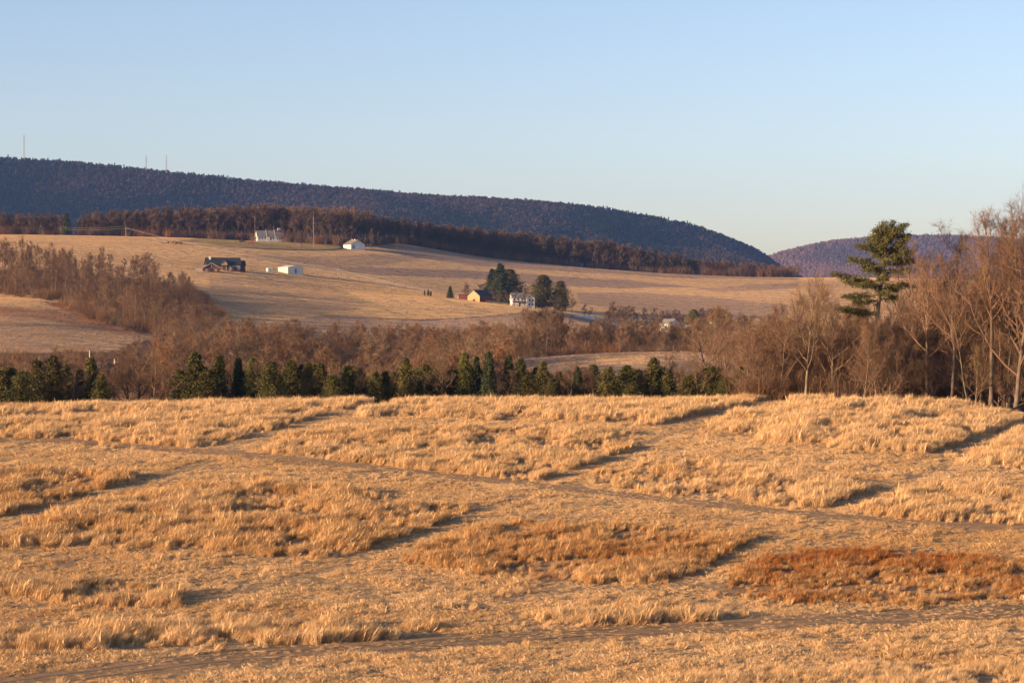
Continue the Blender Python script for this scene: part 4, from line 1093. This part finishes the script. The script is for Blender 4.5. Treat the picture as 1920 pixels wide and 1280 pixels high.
for j in range(3):
    for i in range(ring): mb.f.append((j * ring + i, j * ring + (i + 1) % ring, (j + 1) * ring + (i + 1) % ring, (j + 1) * ring + i))
mb.f.append(tuple(3 * ring + i for i in range(ring))); mb.build('cover', M['black_tarp'], g, True)
MB().tube([(-.7, -.66, .05), (0, -.7, .12), (.7, -.62, .06)], .07, 5).build('pale_log', M['white_roof'], g)

# ------------------------------------------------------------------ poles, wires, fences, masts
def pole(px, Y, top, label, arm=True, r=.16, mat='pole_wood'):
    loc = seat(px, Y); Hh = (HY - top) / F * Y - loc[2]
    g = empty('utility_pole', loc); tag(g, label, 'pole')
    MB().tube([(0, 0, -1), (0, 0, Hh)], [r, r * .7], 7).build('post', M[mat], g)
    if arm:
        a = MB().box(-1.1, 1.1, -.06, .06, Hh - .9, Hh - .72).build('crossarm', M[mat], g)
        for x in (-1, 0, 1): MB().tube([(x, 0, Hh - .72), (x, 0, Hh - .5)], .05, 5).build('insulator', M['white_roof'], a)
    return Vector(loc) + Vector((0, 0, Hh - .6))
pA = pole(236, 1500, 426, 'utility pole on the hill crest left of the wagons', r=.17)
pB = pole(634, hit(634, 523, 1000, 1500)[1], 503, 'pale utility pole in the field right of the cream shed', r=.2)
pC = pole(588, 1545, 404, 'tall pale pole against the hilltop wood right of the house', False, .15)
pD = pole(478, 1560, 406, 'slim pole in the wood behind the hilltop house', False, .11)
pE = pole(168, 300, 657, 'white post tip sticking up behind the evergreens at lower left', False, .07, 'white_paint')
g = empty('power_line', pB); tag(g, 'sunlit power line slanting down across the hillside past the cream shed', 'power line')
xe = X(812, 1085); pEnd = Vector((xe, 1085, gz(xe, 1085) + 4))
def wire(a, b, sag, r, off):
    pts = []
    for i in range(17):
        t = i / 16; q = a.lerp(b, t); q.z -= sag * 4 * t * (1 - t); pts.append(tuple(q + off - pB))
    MB().tube(pts, r, 4).build('wire', M['wire'], g)
for off in (Vector((0, 0, 0)), Vector((.9, 0, .05))):
    wire(pA, pB, 2.2, .022, off); wire(pB, pEnd, 1.0, .02, off)
Yl = 1540; pL = Vector((X(110, Yl), Yl, (HY - 429) / F * Yl)); 
for off in (Vector((0, 0, 0)), Vector((0, 0, 1.3))): wire(pA, pL, 1.0, .018, off)

def fence(name, line, label, y0, y1, npost, rails=2, h=1.2):
    pts = np.array([hit(a, b, y0, y1) for a, b in line]); s = np.concatenate([[0], np.cumsum(np.hypot(*np.diff(pts, axis=0).T))])
    t = np.linspace(0, s[-1], npost); xs = np.interp(t, s, pts[:, 0]); ys = np.interp(t, s, pts[:, 1])
    g = empty(name, (xs[0], ys[0], gz(xs[0], ys[0]))); o = Vector(g.location); tag(g, label, 'fence')
    pm = MB().box(-.09, .09, -.09, .09, -.4, h).mesh('post', M['fence_wood'])
    P3 = []
    for x, y in zip(xs, ys):
        c = bpy.data.objects.new('post', pm); COL.objects.link(c); c.parent = g; q = Vector((x, y, gz(x, y))) - o; c.location = q; P3.append(q)
    for r in range(rails):
        for a, b in zip(P3[:-1], P3[1:]): MB().tube([a + Vector((0, -.1, h * (.45 + .4 * r))), b + Vector((0, -.1, h * (.45 + .4 * r)))], .055, 4).build('rail', M['fence_wood'], g)
fence('paddock_fence', [(912, 562), (960, 568), (1010, 574), (1045, 578)], 'wooden paddock fence running in front of the white farmhouse', 900, 1160, 26)
fence('field_fence', [(548, 516), (590, 520), (640, 526), (700, 532)], 'low wooden fence running downhill from the cream shed', 900, 1160, 24, 1, 1.1)
fence('yard_fence', [(362, 513), (400, 515), (445, 514), (490, 515)], 'wooden yard fence in front of the brown farmhouse', 900, 1100, 16)

def mast(px, base_py, top, label, taper, arms):
    Y = 4990.0; x = X(px, Y); zb = (HY - base_py) / F * Y - 12; Hh = (HY - top) / F * Y - zb
    g = empty('radio_mast', (x, Y, zb)); tag(g, label, 'mast', 'radio masts on the ridge')
    b = taper
    cs = [(-b, -b), (b, -b), (b, b), (-b, b)]
    t = .35
    for cx, cy in cs: MB().tube([(cx, cy, 0), (cx * t, cy * t, Hh)], .22, 4).build('leg', M['steel'], g)
    nl = max(5, int(Hh / 6)); br = []
    for i in range(nl):
        z0 = Hh * i / nl; z1 = Hh * (i + 1) / nl; f0 = 1 - (1 - t) * i / nl; f1 = 1 - (1 - t) * (i + 1) / nl
        mb = MB()
        for k in range(4):
            a = cs[k]; c = cs[(k + 1) % 4]; mb.tube([(a[0] * f0, a[1] * f0, z0), (c[0] * f1, c[1] * f1, z1)], .10, 3)
        mb.build('brace', M['steel'], g)
    for f in arms: MB().box(-2.6, 2.6, -.3, .3, Hh * f - .25, Hh * f + .25).build('antenna_arm', M['steel'], g)
    MB().tube([(0, 0, Hh), (0, 0, Hh + 4)], .15, 4).build('tip', M['steel'], g)
mast(45, 291, 254, 'tallest radio mast at the far left end of the ridge', 1.5, (.97, .9))
mast(274, 312, 292, 'shorter lattice mast, middle one on the ridge', 1.2, (.95, .75, .6))
mast(312, 315, 292, 'shorter lattice mast, rightmost one on the ridge', 1.2, (.97, .7, .55))
# old snow and pale clearings in the hollow
for px, Y, a, b in ((1205, 1075, 5, 1.6), (1330, 1085, 5, 2), (1290, 1075, 3, 1.2), (1100, 1190, 8, 3)):
    x, y, z = seat(px, Y); rs = np.random.RandomState(px); n = 14
    q = [(x + math.cos(6.283 * i / n) * a * (.7 + .5 * rs.rand()), y + math.sin(6.283 * i / n) * b * 3 * (.7 + .5 * rs.rand())) for i in range(n)]
    mb = MB(); mb.v = [(u, v, gz(u, v) + .12) for u, v in q] + [(x, y, z + .25)]; mb.f = [(i, (i + 1) % n, n) for i in range(n)]
    o = mb.build('snow_patch', M['snow']); tag(o, kind='stuff')

# ------------------------------------------------------------------ grass on the near field
STRAW = [(0, (.73, .50, .265)), (.2, (.67, .43, .205)), (.45, (.56, .33, .14)), (.7, (.40, .18, .06)), (1, (.30, .095, .028))]
M['grass'] = mat_tinted('dry_grass', STRAW, .22, jitter=.18)
def blades(seed, n, r, h, hv, lean, curl, w, flat=0.0):
    rs = np.random.RandomState(seed)
    a = rs.rand(n) * 6.283; q = r * np.sqrt(rs.rand(n)); b = np.column_stack([q * np.cos(a), q * np.sin(a), np.full(n, -.03)])
    H = h * (1 - hv * rs.rand(n) ** 1.5); d = np.column_stack([lean + rs.normal(size=n) * curl, rs.normal(size=n) * curl, np.ones(n)])
    if flat: d[:, 2] *= (1 - flat * rs.rand(n)); d[:, :2] += rs.normal(size=(n, 2)) * flat * .9
    d /= np.linalg.norm(d, axis=1)[:, None]
    e = rnd_unit(rs, n); e[:, 2] *= .2; e /= np.linalg.norm(e, axis=1)[:, None]; W = (w * (.6 + .8 * rs.rand(n)))[:, None]
    m = b + d * H[:, None] * .55; bend = np.column_stack([np.full(n, lean * .55), np.zeros(n), np.full(n, -.12)]) + rs.normal(size=(n, 3)) * np.array([.14, .14, .06])
    t = b + d * H[:, None] * .95 + bend * H[:, None]
    t[:, 2] = np.maximum(t[:, 2], .02)
    V = np.stack([b - e * W, b + e * W, m + e * W * .9, t, m - e * W * .9], 1).reshape(-1, 3)
    return source('grass_source', V, np.arange(len(V)), np.full(n, 5), [M['grass']])
tall_src = [blades(700 + i, 95, .36, 1.12, .65, (.20, .34, .12, .26)[i % 4], .20, .0075) for i in range(8)]
short_src = [blades(720 + i, 95, .40, .34, .7, .18, .5, .0085, .7) for i in range(8)]

rs = np.random.RandomState(77)
n0 = 290000
yy = np.sqrt(88**2 + rs.rand(n0) * (246**2 - 88**2)); uu = (rs.rand(n0) - .5) * .56; xx = uu * yy
zz = ground(xx, yy); px = uu * F + 960; py = HY - zz / yy * F
# past the crest the row no longer grows downwards: keep those points by ground position
dt = dist_line(px, py, TRACK); df = dist_line(px, py, FRONT)
dl = np.full(n0, 1e9)
for ln in LANES: dl = np.minimum(dl, dist_line(px, py, ln, .5))
hgt = np.zeros(n0); tint = .10 + .10 * fbm(xx, yy, 9, 3)
wobx = (fbm(xx, yy, 5, 9, 4) - .47) * 60 + rs.normal(size=n0) * 9; woby = (fbm(xx, yy, 5, 19, 4) - .47) * 24 + rs.normal(size=n0) * 3.5
for poly, h, t in TALL:
    m = inpoly(px + wobx, py + woby, poly) & (yy < 236)
    hgt[m] = h; tint[m] = t * .78
crest = (yy > 226) & (px < 1450); hgt[crest] = 1.05; tint[crest] = .1
clump = fbm(xx, yy, 2.3, 33, 3); big = fbm(xx, yy, 7.5, 43, 3)
stray = (hgt == 0) & (rs.rand(n0) < .035) & (yy < 236) & (big > .42); hgt[stray] = .6; tint[stray] = .12
hgt[stray & (dl < 12)] = 0
tall = (hgt > 0) & (dl > 6.5 + 2 * rs.rand(n0)) & (dt > 5) & (df > 13)
keep_t = tall & ((clump > .36 + .06 * (big < .4)) | (rs.rand(n0) < .15)) & (rs.rand(n0) < .8)
sc = hgt * np.clip(.6 + .9 * (clump - .34) * 2.0, .45, 1.1) * (.45 + .65 * rs.rand(n0))
tt = np.clip(tint * (.6 + 1.1 * np.clip(big, .1, .8)) + (big - .45) * .15 + (.05 + .35 * tint) * rs.normal(size=n0) * .8, 0, 1)
rust = np.clip(1 - np.hypot((px - 1650) / 900, (py - 1060) / 120), 0, 1) * np.clip((fbm(xx * .4, yy, 4.5, 83, 4) - .36) * 3, 0, 1)
tt = np.clip(tt * np.where(tint > .3, .8, 1.0) + rust * .38, 0, 1)
k = keep_t
def field_scatter(name, src, k, s, tt):
    n = int(k.sum())
    rot = np.column_stack([rs.normal(size=n) * .14, rs.normal(size=n) * .14, rs.normal(size=n) * .9])
    return scatter(name, src, np.column_stack([xx[k], yy[k], zz[k]]), rot, np.column_stack([s[k] * .8 + .1, s[k] * .8 + .1, s[k]]), rs.randint(0, len(src), n), tt[k], np.clip(.5 + .25 * rs.normal(size=n) + (vnoise(xx[k], yy[k], 1.7, 51) - .5) * .5, 0, 1))
field_scatter('tall_grass', tall_src, k, sc, tt)
short = ~tall & (yy < 240)
bare_ = (dt < 6) | (df < 14)
ks = short & (rs.rand(n0) < np.where(bare_, .24, np.where(dl < 6.5, .55, .9))) & ((clump > .32) | (rs.rand(n0) < .4))
ss = np.where(bare_, .30, np.where(dl < 6.5, .36, .55 + 1.5 * np.clip(clump - .36, 0, .4))) * (.7 + .6 * rs.rand(n0))
mott = fbm(xx, yy, 1.6, 91, 3)
ks &= (mott > .33) | (rs.rand(n0) < .25)
ss = ss * (.55 + 1.0 * np.clip(mott, .2, .8))
ss = ss * np.where((py > 1215) & (df > 20), 1.15, 1.0)
ts = np.clip(.10 + (fbm(xx, yy, 6, 63) - .45) * .5 + .05 * rs.normal(size=n0) + np.where((px < 600) & (py > 1130) & (py < 1180), .15, 0), 0, 1)
ts = np.clip(ts + rust * .3, 0, 1)
field_scatter('mown_grass', short_src, ks, ss, ts)

# ------------------------------------------------------------------ standing stubble and hay on the far fields
sm = bpy.data.materials.new('stubble'); sm.use_nodes = True
N = sm.node_tree.nodes; L = sm.node_tree.links
N.remove(N['Principled BSDF'])
at = N.new('ShaderNodeAttribute'); at.attribute_type = 'INSTANCER'; at.attribute_name = 'crop'
d_ = N.new('ShaderNodeBsdfDiffuse'); t_ = N.new('ShaderNodeBsdfTranslucent'); mx = N.new('ShaderNodeMixShader'); mx.inputs[0].default_value = .2
L.new(at.outputs['Color'], d_.inputs['Color']); L.new(at.outputs['Color'], t_.inputs['Color'])
L.new(d_.outputs[0], mx.inputs[1]); L.new(t_.outputs[0], mx.inputs[2]); L.new(mx.outputs[0], N['Material Output'].inputs['Surface'])
def stubble_tile(seed, n=150, w=.03, h=.24, size=4.6):
    rs = np.random.RandomState(seed); b = np.column_stack([(rs.rand(n, 2) - .5) * size, np.full(n, -.05)])
    a = rs.rand(n) * 3.1416; e = np.column_stack([np.cos(a), np.sin(a), 0 * a]) * w
    t = b + np.column_stack([rs.normal(size=n) * .06, rs.normal(size=n) * .06, h * (.5 + .5 * rs.rand(n))])
    V = np.stack([b - e, b + e, t + e * .5, t - e * .5], 1).reshape(-1, 3)
    return source('stubble_source', V, np.arange(len(V)), np.full(n, 4), [sm])
st_src = [stubble_tile(800 + i) for i in range(5)]
rs = np.random.RandomState(81)
ys = np.arange(432, 1900, 4.0); P_ = []
for y in ys:
    x0, x1 = X(-330, y), X(2080, y); n = int((x1 - x0) / 4.0)
    P_.append(np.column_stack([x0 + (np.arange(n) + rs.rand(n)) * 4.0, y + (rs.rand(n) - .5) * 4.0]))
P_ = np.concatenate(P_); sx, sy = P_[:, 0], P_[:, 1]
i = np.clip(np.searchsorted(GY, sy), 0, nr - 1); j = np.clip(np.searchsorted(GP, sx / sy * F + 960), 0, nc - 1)
cc = colr[i, j]
ok = (cc[:, 0] > .235)
for ln, wdt in ((((300, 455), (360, 459), (440, 464), (520, 468), (590, 469.5), (630, 468), (642, 463), (625, 457), (590, 453), (560, 450)), 2.2),):
    q = np.array([hit(a, b, 1200, 1640) for a, b in ln]); ok &= dist_line(sx, sy, [tuple(v) for v in q]) > wdt + 2
sx, sy, cc = sx[ok], sy[ok], cc[ok]; sz = ground(sx, sy)
slx = (ground(sx + 3, sy) - ground(sx - 3, sy)) / 6; sly = (ground(sx, sy + 3) - ground(sx, sy - 3)) / 6
n = len(sx); s_ = (.75 + .5 * fbm(sx, sy, 40, 71)) * (.85 + .3 * rs.rand(n))
o = scatter('field_stubble', st_src, np.column_stack([sx, sy, sz]), np.column_stack([np.arctan(sly), -np.arctan(slx), 0 * sx]), np.column_stack([np.ones(n), np.ones(n), s_]), rs.randint(0, 5, n), 0 * sx, 0 * sx)
a = o.data.attributes.new('crop', 'FLOAT_VECTOR', 'POINT'); a.data.foreach_set('vector', (cc * 1.25 * (.9 + .2 * rs.rand(n, 1))).astype(np.float32).ravel())

# ------------------------------------------------------------------ haze
hm = bpy.data.materials.new('haze'); hm.use_nodes = True
N = hm.node_tree.nodes; L = hm.node_tree.links
N.remove(N['Principled BSDF'])
pv = N.new('ShaderNodeVolumePrincipled'); pv.inputs['Color'].default_value = (.22, .43, 1.0, 1); pv.inputs['Density'].default_value = 3.6e-5; pv.inputs['Anisotropy'].default_value = 0.0
L.new(pv.outputs[0], N['Material Output'].inputs['Volume'])
o = MB().box(-5500, 5500, -200, 8900, -70, 420).build('haze', hm); tag(o, kind='stuff')
